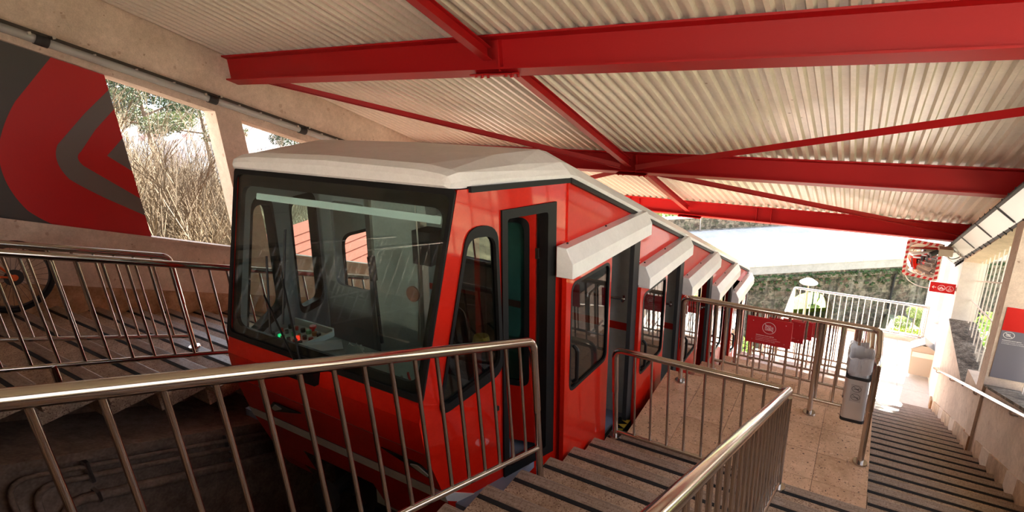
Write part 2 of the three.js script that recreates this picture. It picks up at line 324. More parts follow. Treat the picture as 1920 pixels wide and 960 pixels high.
mesh('pillar', box(XR - 0.028, XO, nose(-7.5) - 0.4, roofY(-7.3), -7.32, -7.64), M.plaster, wr);
mesh('pillar', box(XR - 0.028, XO, nose(-4) - 0.4, roofY(-4), -4.0, -4.32), M.plaster, wr);
mesh('pillar', box(XR - 0.028, XO, -2.6, roofY(-0.6), -0.6, -0.92), M.plaster, wr);
mesh('pillar', box(XR, XO, FL - 0.3, -2.9, -10.8, -12.05), M.white, wr);
mesh('end_wall', box(XR, XO, FL - 0.3, -5.6, -12.05, -14.9), M.white, wr);
mesh('end_wall', box(XR, XO, -5.6, -2.9, -12.75, -14.9), M.white, wr);
mesh('end_wall', box(XR, XO, -3.6, -2.9, -12.05, -12.75), M.white, wr);
mesh('slit_bar', [0, 1, 2, 3, 4].map((k) => box(XR + 0.1, XR + 0.14, -5.6, -3.6, -12.12 - k * 0.13, -12.17 - k * 0.13)), M.white, wr);
mesh('infill_wall', slope(XR, XO, [4.6, -2.2, headR(4.6) + 0.1], [-0.7, sillN(-0.7) - 0.2, headR(-0.7) + 0.1]), M.plaster, wr);
mesh('header_beam', slope(XR, XO, [4.6, headR(4.6), roofY(4.6) + 0.06], [-11.6, headR(-11.6), roofY(-11.6) + 0.06]), M.plaster, wr);
{
  const b = structGroup('baseboard_right', 'stone skirting slabs stepping down beside the long stairs');
  for (let i = -5; i <= 26; i++) { const za = noseZ(i - 1), zb = noseZ(i) + 0.003; if (zb < -7.3 && za > -7.7) continue; mesh('stone_slab', slope(XR - 0.016, XR + 0.002, [za, stepY(i) - 0.05, nose(za) + 0.17], [zb, stepY(i) - 0.05, nose(zb) + 0.17]), i % 3 ? M.base : M.plaster, b); }
  mesh('stone_slab', slope(XR - 0.045, XR - 0.026, [-7.3, nose(-7.3) - 0.2, nose(-7.3) + 0.17], [-7.66, nose(-7.66) - 0.2, nose(-7.66) + 0.17]), M.base, b);
  mesh('stone_slab', box(XR - 0.03, XR, FL, FL + 0.2, -10.75, -10.9), M.base, b);
}
struct('trim_1', slope(XR - 0.02, XO + 0.03, [-8.5, -4.56, -4.535], [-10.8, -4.64, -4.615]), M.sill, scene, 'mossy concrete sill of the far barred opening');
struct('trim_2', slope(XR - 0.02, XO + 0.03, [0.8, sillN(0.8) - 0.01, sillN(0.8) + 0.02], [-7.32, sillN(-7.32) - 0.01, sillN(-7.32) + 0.02]), M.sill, scene, 'grey concrete sill of the near barred opening');
function grille(label, z0, z1, yb, yt, x) {
  const t = thing('window_grille', label, 'grille');
  for (let z = z0; z > z1; z -= 0.262) mesh('bar', box(x - 0.007, x + 0.007, yb(z), yt(z), z - 0.01, z + 0.01), M.white, t);
  for (const f of [0.33, 0.68]) mesh('cross_bar', slope(x - 0.006, x + 0.006, [z0, yb(z0) * f + yt(z0) * (1 - f), yb(z0) * f + yt(z0) * (1 - f) + 0.02], [z1, yb(z1) * f + yt(z1) * (1 - f), yb(z1) * f + yt(z1) * (1 - f) + 0.02]), M.white, t);
}
grille('white bars over the mossy sill, in the opening past the poster pillar', -7.7, -10.78, (z) => (z > -8.5 ? -4.1 + 0.23 * (z + 7.64) : -4.55), headR, XR + 0.2);
grille('white bars in the opening nearest the head of the stairs', -1.0, -3.95, sillN, headR, XR + 0.24);
grille('white bars over the grey sill, in the opening before the poster pillar', -4.4, -7.28, sillN, headR, XR + 0.24);
{ // printed notice on the pillar face
  const x0 = XR + 0.004, x1 = XO - 0.004;
  const tex = canvasTex(384, 1024, (c, w, h) => {
    c.fillStyle = '#cf1d18'; c.fillRect(0, 0, w, h * 0.32); c.fillStyle = '#75717a'; c.fillRect(0, h * 0.32, w, h);
    c.strokeStyle = '#e8e4e2'; c.lineWidth = 7; c.beginPath(); c.ellipse(92, 388, 60, 46, 0, 0, 7); c.stroke();
    c.beginPath(); c.moveTo(48, 358); c.lineTo(136, 420); c.stroke(); c.lineWidth = 5; c.strokeRect(64, 372, 40, 32); c.beginPath(); c.arc(84, 388, 10, 0, 7); c.stroke();
    c.fillStyle = '#f0ecea'; c.font = 'bold 17px sans-serif'; c.fillText('Debekatuta nasan egotea', 32, 470);
    c.font = '15px sans-serif'; c.fillText('Prohibido permanecer en el andén', 32, 494); c.fillText('It is forbidden to remain on the platform', 32, 516);
  });
  const t = thing('notice_poster', 'tall red and grey notice on the pillar beside the handrail', 'poster', [(x0 + x1) / 2, -3.314, -7.312]);
  const g = new THREE.PlaneGeometry(x1 - x0, 0.845); g.userData.keep = true; mesh('printed_face', g, std({ map: tex, roughness: 0.35 }), t).position.z = 0.003;
  mesh('backing_board', box(-(x1 - x0) / 2, (x1 - x0) / 2, -0.4225, 0.4225, -0.004, 0.002), M.white, t);
}
{ // light boxes along the right header
  const f = (z) => -1.93 + 0.471 * (z + 7.67);
  const cuts = [-4.6, -5.6, -6.62, -7.67, -8.72, -9.75, -10.75, -11.6], w = ['first', 'second', 'third', 'fourth', 'fifth', 'sixth', 'seventh'];
  for (let k = 0; k < 7; k++) {
    const a = cuts[k], b = cuts[k + 1] + 0.02, q = (x0, y0, x1, y1, za, zb) => hexa([[x0, f(za) + y0, za], [x1, f(za) + y1, za], [x1, f(zb) + y1, zb], [x0, f(zb) + y0, zb], [x0, f(za) + y0 + 0.02, za], [x1, f(za) + y1 + 0.02, za], [x1, f(zb) + y1 + 0.02, zb], [x0, f(zb) + y0 + 0.02, zb]]);
    const t = thing('light_box', w[k] + ' frosted lamp panel in a black frame along the right wall, counted down the slope', 'lamp');
    mesh('diffuser', q(1.14, 0.0, 1.33, -0.16, a, b), M.lens, t);
    for (const [za, zb] of [[a, a - 0.03], [b + 0.03, b]]) mesh('frame', q(1.13, 0.005, 1.345, -0.172, za, zb), M.dark, t);
    mesh('frame', q(1.125, 0.008, 1.15, -0.01, a, b), M.dark, t); mesh('frame', q(1.325, -0.158, 1.35, -0.176, a, b), M.dark, t);
    for (let s = 1; s < 4; s++) { const z = a + (b - a) * s / 4; mesh('clip', q(1.12, 0.02, 1.14, 0.005, z, z - 0.02), M.dark, t); mesh('clip', q(1.32, -0.165, 1.36, -0.195, z, z - 0.02), M.dark, t); }
  }
}
{
  const x = 1.3, f = (z) => -5.595 + 0.463 * (z + 10.87);
  const t = thing('wall_handrail', 'polished steel handrail fixed along the right plaster wall', 'handrail');
  mesh('rail', pipe([[XR, f(-10.87), -10.87], [x, f(-10.87), -10.87], [x, f(0.5), 0.5]], 0.022, 0.04), M.steel, t);
  for (const z of [-10.6, -9.2, -7.5, -5.9, -4.2, -2.2]) mesh('bracket', pipe([[x, f(z), z], [x, f(z) - 0.06, z], [XR, f(z) - 0.06, z]], 0.009, 0.03, 8), M.steelDull, t);
}
{ // litter box with a gabled lid on the wall
  const t = thing('litter_box', 'beige wall box with a pitched lid above the last steps', 'bin', [1.2, -5.78, -11.9]);
  const s = new THREE.Shape([[-0.17, -0.5], [0.17, -0.5], [0.19, 0.02], [0.06, 0.12], [-0.06, 0.12], [-0.19, 0.02]].map((p) => new THREE.Vector2(...p)));
  mesh('body', plate(s, [], 0.26).translate(0, 0, -0.13), M.boxBeige, t);
  mesh('lid', [hexa([[-0.2, 0.02, -0.15], [-0.2, 0.02, 0.15], [0, 0.16, 0.15], [0, 0.16, -0.15], [-0.2, 0.04, -0.15], [-0.2, 0.04, 0.15], [0, 0.18, 0.15], [0, 0.18, -0.15]]), hexa([[0.2, 0.02, -0.15], [0.2, 0.02, 0.15], [0, 0.16, 0.15], [0, 0.16, -0.15], [0.2, 0.04, -0.15], [0.2, 0.04, 0.15], [0, 0.18, 0.15], [0, 0.18, -0.15]])], M.steelDull, t);
  mesh('slot_flap', box(-0.165, 0.165, -0.12, -0.02, 0.13, 0.14), M.white, t);
}
{ // direction sign and traffic mirror at the foot of the stairs
  const tex = canvasTex(512, 256, (c, w, h) => {
    c.fillStyle = '#d8131c'; c.fillRect(0, 0, w, h); c.strokeStyle = c.fillStyle = '#fff'; c.lineWidth = 12;
    c.beginPath(); c.moveTo(130, 128); c.lineTo(52, 128); c.moveTo(84, 92); c.lineTo(50, 128); c.lineTo(84, 164); c.stroke();
    c.lineWidth = 8; for (const x of [236, 404]) { c.beginPath(); c.ellipse(x, 130, 74, 70, 0, 0, 7); c.stroke(); }
    c.lineWidth = 9; c.beginPath(); c.arc(204, 152, 20, 0, 7); c.stroke(); c.beginPath(); c.arc(268, 152, 20, 0, 7); c.stroke(); c.beginPath(); c.moveTo(204, 152); c.lineTo(232, 112); c.lineTo(268, 152); c.moveTo(216, 108); c.lineTo(258, 108); c.stroke();
    c.beginPath(); c.arc(404, 92, 10, 0, 7); c.fill(); c.beginPath(); c.moveTo(404, 104); c.lineTo(400, 140); c.lineTo(430, 140); c.lineTo(440, 170); c.stroke(); c.beginPath(); c.arc(396, 158, 24, 0.2, 4.4); c.stroke();
  });
  const t = thing('direction_sign', 'small red wall sign with a white arrow and two round symbols', 'sign', [1.178, -4.14, -10.9]);
  const g = new THREE.PlaneGeometry(0.335, 0.17); g.userData.keep = true; mesh('printed_face', g, std({ map: tex, roughness: 0.4 }), t).position.z = 0.006;
  mesh('plate', box(-0.1675, 0.1675, -0.085, 0.085, -0.012, 0.004), M.signRed, t); mesh('wall_bracket', box(0.1, 0.19, -0.03, 0.03, -0.04, -0.012), M.steelDull, t);
  // mirror
  const m = thing('traffic_mirror', 'convex mirror in a red and white striped frame under the roof end', 'mirror', [0.85, -3.71, -10.95]);
  m.rotation.set(-0.1, -0.42, 0);
  const w = 0.26, h = 0.31, o = roundPoly([[-w, -h], [w, -h], [w, h], [-w, h]], 0.05), q = roundPoly([[-w + 0.05, -h + 0.05], [w - 0.05, -h + 0.05], [w - 0.05, h - 0.05], [-w + 0.05, h - 0.05]], 0.08, THREE.Path);
  mesh('frame', plate(o, [q], 0.03), M.white, m);
  const st = (x, y, v) => { const k = 0.045; mesh('stripe', v ? hexa([[x - 0.022, y - k / 2 - 0.012, 0.028], [x + 0.022, y - k / 2 + 0.012, 0.028], [x + 0.022, y + k / 2 + 0.012, 0.028], [x - 0.022, y + k / 2 - 0.012, 0.028], [x - 0.022, y - k / 2 - 0.012, 0.033], [x + 0.022, y - k / 2 + 0.012, 0.033], [x + 0.022, y + k / 2 + 0.012, 0.033], [x - 0.022, y + k / 2 - 0.012, 0.033]]) : hexa([[x - k / 2 - 0.012, y - 0.022, 0.028], [x + k / 2 - 0.012, y - 0.022, 0.028], [x + k / 2 + 0.012, y + 0.022, 0.028], [x - k / 2 + 0.012, y + 0.022, 0.028], [x - k / 2 - 0.012, y - 0.022, 0.033], [x + k / 2 - 0.012, y - 0.022, 0.033], [x + k / 2 + 0.012, y + 0.022, 0.033], [x - k / 2 + 0.012, y + 0.022, 0.033]]), M.signRed, m); };
  for (let k = 0; k < 7; k++) { st(-w + 0.025, -0.25 + k * 0.083, 1); st(w - 0.025, -0.25 + k * 0.083, 1); }
  for (let k = 0; k < 5; k++) { st(-0.17 + k * 0.085, -h + 0.025, 0); st(-0.17 + k * 0.085, h - 0.025, 0); }
  const R = 0.75, cap = new THREE.SphereGeometry(R, 48, 24, 0, Math.PI * 2, 0, 0.42).rotateX(Math.PI / 2).translate(0, 0, -R * 0.935 + 0.02);
  const pp = cap.attributes.position; for (let i = 0; i < pp.count; i++) { pp.setX(i, THREE.MathUtils.clamp(pp.getX(i), -w + 0.045, w - 0.045)); pp.setY(i, THREE.MathUtils.clamp(pp.getY(i), -h + 0.045, h - 0.045)); }
  mesh('mirror_face', cap, M.chrome, m);
  mesh('mirror_back', box(-w + 0.02, w - 0.02, -h + 0.02, h - 0.02, -0.07, 0), M.dark, m);
  const cam = thing('security_camera', 'grey box camera hanging from a bracket next to the convex mirror', 'camera', [1.02, -3.42, -10.62]);
  mesh('housing', box(-0.02, 0.16, -0.06, 0.05, -0.08, 0.08), M.boxBeige, cam); mesh('lens_barrel', cyl([-0.02, -0.02, 0], [-0.12, -0.07, 0.05], 0.04, 12), M.dark, cam); mesh('arm', pipe([[0.16, 0, 0], [0.26, 0, 0], [0.26, -0.06, 0], [0.34, -0.06, 0]], 0.012, 0.02, 8), M.steelDull, cam);
  solo('cable', new THREE.TubeGeometry(new THREE.CatmullRomCurve3([V(1.35, -3.3, -10.8), V(1.3, -3.52, -10.75), V(1.18, -3.55, -10.66), V(1.1, -3.47, -10.62)]), 20, 0.007, 6), M.dark, 'dark cable drooping from the wall to the box camera', 'cable');
  solo('cable', new THREE.TubeGeometry(new THREE.CatmullRomCurve3([V(0.63, -3.98, -11), V(0.72, -4.14, -11.05), V(0.95, -4.25, -11.1), V(1.36, -4.2, -11.2)]), 20, 0.008, 6), M.white, 'white cable looping under the striped mirror to the wall', 'cable');
}

// ---------------------------------------------------------------- railings
function railing(label, mats, top, bottom, posts, bal, r = [0.025, 0.017, 0.0095], group) {
  const t = thing('railing', label, 'railing', [0, 0, 0], group);
  mesh('handrail', pipe(top, r[0], 0.07, 16), mats, t);
  for (const b of [].concat(bottom)) mesh('bottom_rail', pipe(b, r[1], 0.03, 10), mats, t);
  for (const [x, yt, yb, z] of posts) { const p = mesh('post', cyl([x, yb, z], [x, yt, z], 0.022, 14), mats, t); mesh('base_flange', new THREE.CylinderGeometry(0.048, 0.052, 0.014, 20).translate(x, yb + 0.007, z), M.steel, p); }
  for (const [x, yt, yb, z] of bal) mesh('baluster', cyl([x, yb, z], [x, yt, z], r[2], 8), mats, t);
  return t;
}
{ // beside the car, in front of the camera
  const x = -1.485, tp = (z) => -1.549 + 0.431 * (z + 2.404), bt = (z) => -2.268 + 0.41 * (z + 2.404), bal = [];
  for (let z = -2.263; z < 1.1; z += 0.1302) bal.push([x, tp(z), bt(z), z]);
  railing('brown steel railing sloping along the cab, ending at a post on the steps', M.steel, [[x, -2.0, -2.404], [x, tp(-2.404), -2.404], [x, tp(1.2), 1.2]], [[[x, bt(-2.404), -2.404], [x, bt(1.2), 1.2]]], [[x, tp(-2.404) - 0.1, stepY(3), -2.404], [x, tp(1.1) - 0.02, stepY(-7), 1.1]], bal);
}
{ // barrier above the first landing, with the thick sloping handrail
  const z = -3.62, bal = [];
  for (let x = -1.341; x < -0.36; x += 0.1297) bal.push([x, -2.226, -2.975, z]);
  const x = -0.283, tp = (q) => -2.23 + 0.485 * (q + 3.6), bt = (q) => -2.96 + 0.5 * (q + 3.6);
  for (let q = -3.47; q < 0.45; q += 0.13) bal.push([x, tp(q), bt(q), q]);
  railing('bent steel railing closing the steps above the topmost landing', M.steel, [[-1.5, -2.6, z], [-1.5, -2.226, z], [x, -2.226, z], [x, tp(0.6), 0.6]], [[[-1.5, -2.972, z], [x, -2.985, z]], [[x, bt(-3.55), -3.55], [x, bt(0.6), 0.6]]], [[-1.5, -2.3, stepY(6), z], [x, -2.28, stepY(6), z], [x, tp(0.5), stepY(-6), 0.5]], bal);
}
for (let k = 0; k < 5; k++) {
  const y = BAY[0] * k, z = -4.88 + BAY[1] * k, x0 = -1.345, x1 = 0.2, bal = [], f = -3.18 + y;
  for (let x = -1.22; x < 0.14; x += 0.1297) bal.push([x, -2.28 + y, -3.033 + y, z]);
  for (const q of [0.16, 0.3]) bal.push([x1, -2.28 + y, -2.95 + y, z + q]);
  railing('steel railing closing the ' + ['topmost', 'second', 'third', 'fourth', 'lowest'][k] + ' tiled landing, with a red notice', M.steel,
    [[x0, -2.7 + y, z], [x0, -2.28 + y, z], [x1, -2.28 + y, z], [x1, -2.28 + y, z + 0.51], [x1, -2.7 + y, z + 0.51]],
    [[[x0, -3.033 + y, z], [x1, -3.033 + y, z]], [[x1, -2.95 + y, z], [x1, -2.95 + y, z + 0.5]]], [[x0, -2.35 + y, f, z], [x1, -2.35 + y, f, z + 0.51], ...(k ? [] : [[-0.21, -2.3 + y, f, z]])], bal);
}
{ // left, along the pit and in the middle of the far stairs
  let x = -4.22, tp = (z) => -0.943 + 0.4393 * (z + 1.027), bt = (z) => -1.615 + 0.422 * (z + 0.826), bal = [];
  for (let z = 0.5; z > -10.5; z -= 0.1335) bal.push([x, tp(z), bt(z), z]);
  railing('long steel railing on the far edge of the track pit', M.steel, [[x, tp(0.7), 0.7], [x, tp(-10.6), -10.6]], [[[x, bt(0.7), 0.7], [x, bt(-10.6), -10.6]]], [0, 1, 2, 3, 4, 5].map((k) => { const z = 0.3 - 1.36 * k - 0.005; return [x, bt(z), stepY(Math.floor((-3.665 - z) / RUN) + 7), z]; }), bal);
  x = -5.0; bal = [];
  const t2 = (z) => -1.058 + 0.4364 * (z + 1.235), b2 = (z) => -1.704 + 0.461 * (z + 1.041);
  for (let z = -2.131; z < 0.5; z += 0.1305) bal.push([x, t2(z), b2(z), z]);
  railing('short steel railing in the middle of the far stairs, by the bicycle', M.steel, [[x, -1.95, -2.27], [x, t2(-2.27), -2.27], [x, t2(0.6), 0.6]], [[[x, b2(-2.27), -2.27], [x, b2(0.6), 0.6]]], [[x, -1.6, stepY(2), -2.27], [x, t2(0.4), stepY(-6), 0.4]], bal);
}
{ // end of the lower platform
  const z = -13.45, x0 = -1.2, x1 = 1.3, yt = -5.575, yb = -6.27, bal = [];
  for (let x = x0 + 0.115; x < x1; x += 0.1155) bal.push([x, yt, yb, z]);
  for (let q = z + 0.115; q < -10.9; q += 0.1155) bal.push([x0, yt, yb, q]);
  railing('pale sunlit railing round the foot of the stairs, by the clipped shrubs', M.steel, [[x1, yt, z], [x0, yt, z], [x0, yt, -10.8]], [[[x1, yb, z], [x0, yb, z], [x0, yb, -10.8]]], [[x1, yt, FL + 0.06, z], [x0, yt, FL + 0.06, z], [x0, yt, FL, -10.8]], bal, [0.028, 0.02, 0.012]);
}
// red notices on the landing railings
{
  const tex = canvasTex(768, 512, (c, w, h) => {
    c.fillStyle = '#c32027'; c.fillRect(0, 0, w, h); c.strokeStyle = '#efd9d6'; c.lineWidth = 9;
    c.beginPath(); c.ellipse(384, 178, 112, 112, 0, 0, 7); c.stroke(); c.beginPath(); c.moveTo(304, 100); c.lineTo(464, 256); c.stroke();
    c.lineWidth = 8; c.strokeRect(320, 130, 90, 92); c.strokeRect(338, 146, 54, 40); c.beginPath(); c.arc(350, 206, 7, 0, 7); c.arc(386, 206, 7, 0, 7); c.stroke(); c.beginPath(); c.arc(440, 162, 13, 0, 7); c.stroke(); c.strokeRect(430, 180, 22, 42);
    c.fillStyle = '#f2e0dc'; c.font = 'bold 25px sans-serif'; c.fillText('Debekatuta nasan egotea', 170, 348);
    c.font = '23px sans-serif'; c.fillText('Prohibido permanecer en el andén', 170, 384); c.fillText('It is forbidden to remain on the platform', 170, 418); c.fillText('Interdiction de rester sur le quai', 170, 450);
  });
  const mat = std({ map: tex, roughness: 0.4 }), g = new THREE.PlaneGeometry(0.36, 0.25); g.userData.keep = true;
  for (let k = 0; k < 5; k++) {
    const t = thing('notice_sign', 'red notice with a crossed-out circle on the ' + ['topmost', 'second', 'third', 'fourth', 'lowest'][k] + ' landing railing', 'sign', [-0.595, -2.46 + BAY[0] * k, -4.85 + BAY[1] * k]);
    mesh('plate', box(-0.18, 0.18, -0.125, 0.125, -0.012, 0), M.signRed, t); mesh('printed_face', g, mat, t).position.z = 0.002;
    for (const [x, y] of [[-0.13, 0.09], [0.13, 0.09], [-0.13, -0.09], [0.13, -0.09]]) mesh('screw', new THREE.SphereGeometry(0.005, 8, 6).translate(x, y, 0.003), M.steel, t);
  }
}
// litter bins hung on the railing ends
{
  const pic = canvasTex(128, 256, (c) => {
    c.clearRect(0, 0, 128, 256); c.fillStyle = '#c9c6c6'; c.fillRect(0, 0, 128, 256); c.strokeStyle = '#38363a'; c.lineWidth = 5;
    for (const y of [64, 184]) { c.beginPath(); c.ellipse(64, y, 50, 46, 0, 0, 7); c.stroke(); c.beginPath(); c.moveTo(26, y - 30); c.lineTo(102, y + 30); c.stroke(); c.lineWidth = 7; c.beginPath(); c.moveTo(30, y + 6); c.lineTo(96, y + 6); c.moveTo(70, y + 6); c.lineTo(96, y - (y < 100 ? 14 : -20)); c.stroke(); c.lineWidth = 5; }
  });
  const pm = std({ map: pic, roughness: 0.4, metalness: 0.3 });
  for (let k = 0; k < 2; k++) {
    const t = thing('litter_bin', k ? 'silver litter bin at the second landing railing, behind the first' : 'silver litter bin with a white bag at the topmost landing railing', 'bin', [0.1, -2.89 + BAY[0] * k, -4.55 + BAY[1] * k]);
    const s = roundPoly([[-0.078, -0.1], [0.078, -0.1], [0.078, 0.1], [-0.078, 0.1]], 0.03);
    const up = new THREE.Matrix4().makeRotationX(-Math.PI / 2);
    mesh('body', plate(s, [], 0.36, up).translate(0, 0.02, 0), M.binMetal, t);
    mesh('foot_rim', plate(roundPoly([[-0.081, -0.103], [0.081, -0.103], [0.081, 0.103], [-0.081, 0.103]], 0.03), [], 0.025, up), M.dark, t);
    mesh('top_rim', plate(roundPoly([[-0.081, -0.103], [0.081, -0.103], [0.081, 0.103], [-0.081, 0.103]], 0.03), [roundPoly([[-0.07, -0.092], [0.07, -0.092], [0.07, 0.092], [-0.07, 0.092]], 0.03, THREE.Path)], 0.02, up).translate(0, 0.375, 0), M.dark, t);
    mesh('wire_frame', pipe([[-0.079, 0.385, 0.1], [-0.079, 0.47, 0.1], [-0.079, 0.47, -0.1], [0.079, 0.47, -0.1], [0.079, 0.47, 0.1], [0.079, 0.385, 0.1]], 0.005, 0.02, 6), M.dark, t);
    const g = new THREE.PlaneGeometry(0.075, 0.15); g.userData.keep = true; const p = mesh('pictogram_label', g, pm, t); p.position.set(0, 0.26, 0.1015);
    // crumpled bag: folded skirt over the frame
    const N = 64, bv = [], rings = [[0.34, 0.78], [0.44, 0.84], [0.53, 0.9], [0.565, 0.99], [0.56, 1.08], [0.52, 1.13], [0.46, 1.14], [0.43, 1.08]].map(([y, f], j) => [...Array(N)].map((_, i) => { const a = i / N * Math.PI * 2, w = 1 + 0.022 * Math.sin(a * 7 + j * 0.9) + 0.018 * Math.sin(a * 13 + j * 1.3), sq = 1 / Math.max(Math.abs(Math.cos(a)), Math.abs(Math.sin(a)), 0.78); return [Math.cos(a) * 0.078 * f * w * sq, y + 0.013 * Math.sin(a * 2 + 0.6 + k) + 0.005 * Math.sin(a * 9 + j), Math.sin(a) * 0.1 * f * w * sq]; }));
    for (let j = 0; j < rings.length - 1; j++) for (let i = 0; i < N; i++) { const n = (i + 1) % N, [A, B, C, E] = [rings[j][i], rings[j][n], rings[j + 1][n], rings[j + 1][i]]; bv.push(...A, ...B, ...C, ...A, ...C, ...E); }
    const bg = new THREE.BufferGeometry(); bg.setAttribute('position', new THREE.Float32BufferAttribute(bv, 3)); bg.computeVertexNormals();
    mesh('bag', bg, M.bag, t);
    mesh('hook', pipe([[0.08, 0.2, 0], [0.1, 0.2, 0]], 0.012, 0.01, 8), M.steel, t);
  }
}

// ---------------------------------------------------------------- roof
const beamsZ = [-1.1, -4.45, -7.8, -10.95];
{
  const c = structGroup('ceiling', 'white corrugated metal roof deck');
  const per = 0.1226, prof = [[0, 0], [0.03, 0], [0.048, 0.042], [0.098, 0.042], [0.1159, 0]], za = 4.7, zb = -11.35, lift = 0.01;
  const nRib = 6, w = per * nRib;
  const sheet = (x0, z0, z1) => {
    const p = []; for (let i = 0; i < nRib; i++) for (const [u, v] of prof) p.push([x0 + i * per + u, v]); p.push([x0 + w, 0]);
    const v = []; const th = 0.004;
    for (let i = 0; i < p.length - 1; i++) { const [a, b] = [p[i], p[i + 1]]; const A = [a[0], roofY(z0) + lift + a[1], z0], B = [b[0], roofY(z0) + lift + b[1], z0], C = [b[0], roofY(z1) + lift + b[1], z1], E = [a[0], roofY(z1) + lift + a[1], z1]; v.push(...A, ...C, ...B, ...A, ...E, ...C); const q = (s) => [s[0], s[1] + th, s[2]]; v.push(...q(A), ...q(B), ...q(C), ...q(A), ...q(C), ...q(E)); }
    const g = new THREE.BufferGeometry(); g.setAttribute('position', new THREE.Float32BufferAttribute(v, 3)); g.computeVertexNormals(); return g;
  };
  const cuts = [za, -1.1, -4.45, -7.8, zb];
  for (let x = XL - 0.3; x < XO; x += w) for (let k = 0; k < 4; k++) mesh('corrugated_sheet', sheet(x, cuts[k], cuts[k + 1]), M.sheet, c);
}
function beam(z, label, stiff, x0 = XL, x1 = XR) {
  const yt = roofY(z) + 0.004, h = 0.27, fl = 0.075, t = thing('roof_beam', label, 'beam', [0, yt, z]);
  const q = (a, b, y0, y1) => slope(x0, x1, [a, y0 + 0.482 * a, y1 + 0.482 * a], [b, y0 + 0.482 * b, y1 + 0.482 * b]);
  mesh('top_flange', q(fl, -fl, -0.016, 0), M.beam, t);
  mesh('web', slope(x0, x1, [0.006 + 0.12, -h, -0.012], [-0.006 + 0.12, -h, -0.012]).translate(0, 0, -0.12), M.beam, t);
  mesh('bottom_flange', q(fl, -fl, -h - 0.016, -h), M.beam, t);
  for (const x of stiff) mesh('stiffener', box(x - 0.005, x + 0.005, -h, -0.01, -fl + 0.01, fl - 0.01), M.beam, t);
  mesh('gusset_plate', box(-3.2, -2.75, -h - 0.028, -h - 0.016, -0.1, 0.1), M.beam, t);
  for (const x of [-3.17, -3.1, -2.85, -2.78]) for (const d of [-0.045, 0.045]) mesh('bolt', new THREE.CylinderGeometry(0.014, 0.014, 0.03, 6).translate(x, -h - 0.04 + 0.482 * d * 0.3, d), M.beam, t);
}
beam(beamsZ[0], 'red steel roof beam over the head of the stairs', []);
beam(beamsZ[1], 'thick red steel roof beam just uphill of the car', [-2.9]);
beam(beamsZ[2], 'red steel roof beam over the middle of the car, with the bolted crossing', [-2.9]);
beam(beamsZ[3], 'red steel roof beam along the open lower edge of the roof', [-4.2, -4.0, -1.75, -1.5]);
function brace(a, b, name, label) {       // steel angle between two points
  const A = V(...a), B = V(...b), L = A.distanceTo(B), t = thing(name, label, 'brace', a);
  const m = new THREE.Matrix4().lookAt(A, B, V(0, 1, 0)); t.quaternion.setFromRotationMatrix(m);
  mesh('flange', box(-0.035, 0.035, -0.006, 0, 0, -L), M.beam, t); mesh('upstand', box(-0.035, -0.028, 0, 0.06, 0, -L), M.beam, t);
  mesh('end_plate', box(-0.06, 0.05, -0.012, -0.006, -0.02, -0.22), M.beam, t); mesh('end_plate', box(-0.06, 0.05, -0.012, -0.006, -L + 0.2, -L), M.beam, t);
}
{
  const P = (x, z, dy) => [x, roofY(z) + dy, z];
  const c = -3.0, dd = -0.2, bn = ['first', 'second', 'third'];
  for (let k = 0; k < 3; k++) {
    const z0 = beamsZ[k] - 0.09, z1 = beamsZ[k + 1] + 0.09;
    const t = thing('roof_purlin', ['central red strut between the uppermost two beams', 'central red strut from the thick beam to the bolted crossing', 'central red strut from the bolted crossing to the open edge'][k], 'strut', P(c, z0, -0.1));
    const d = V(...P(c, z1, -0.16)).sub(V(...P(c, z0, -0.1)));
    const q = (x0, x1, y0, y1) => slope(x0, x1, [0, y0, y1], [d.z, y0 + d.y, y1 + d.y]);
    mesh('flange', q(-0.045, 0.045, -0.055, -0.047), M.beam, t); mesh('web', q(-0.004, 0.004, -0.05, 0.05), M.beam, t); mesh('flange', q(-0.045, 0.045, 0.047, 0.055), M.beam, t);
    mesh('end_plate', box(-0.07, 0.07, -0.09, 0.08, 0, 0.012), M.beam, t);
  }
  const B = (x, k, s) => P(x, beamsZ[k] + s * 0.1, k === 2 ? -0.24 : -0.2);
  brace(B(XL + 0.2, 1, -1), B(c - 0.12, 2, 1), 'roof_brace', 'long red diagonal brace from the far wall to the bolted crossing, under the thick beam');
  brace(P(XR - 0.02, -5.35, -0.2), B(c + 0.14, 2, 1), 'roof_brace', 'red diagonal brace rising from the bolted crossing to the right wall');
  brace(B(c + 0.14, 2, -1), B(XR - 0.03, 3, 1), 'roof_brace', 'red diagonal brace from the bolted crossing down to the foot of the right wall');
  brace(B(c - 0.12, 2, -1), B(XL + 0.2, 3, 1), 'roof_brace', 'red diagonal brace from the bolted crossing towards the far wall, behind the car roof');
}
// walls that close the head of the station, its unseen openings placed to throw light on the car
{
  const w = structGroup('wall_back', 'entrance wall at the head of the stairs, behind the camera');
  for (const [a, b] of [[XL - 0.25, -2.6], [-0.75, -0.55], [0.9, XO]]) mesh('pier', box(a, b, -1.4, 2.6, 4.6, 4.9), M.white, w);
  mesh('lintel', box(XL - 0.25, XO, 0.95, roofY(4.7) + 0.1, 4.6, 4.9), M.white, w);
}

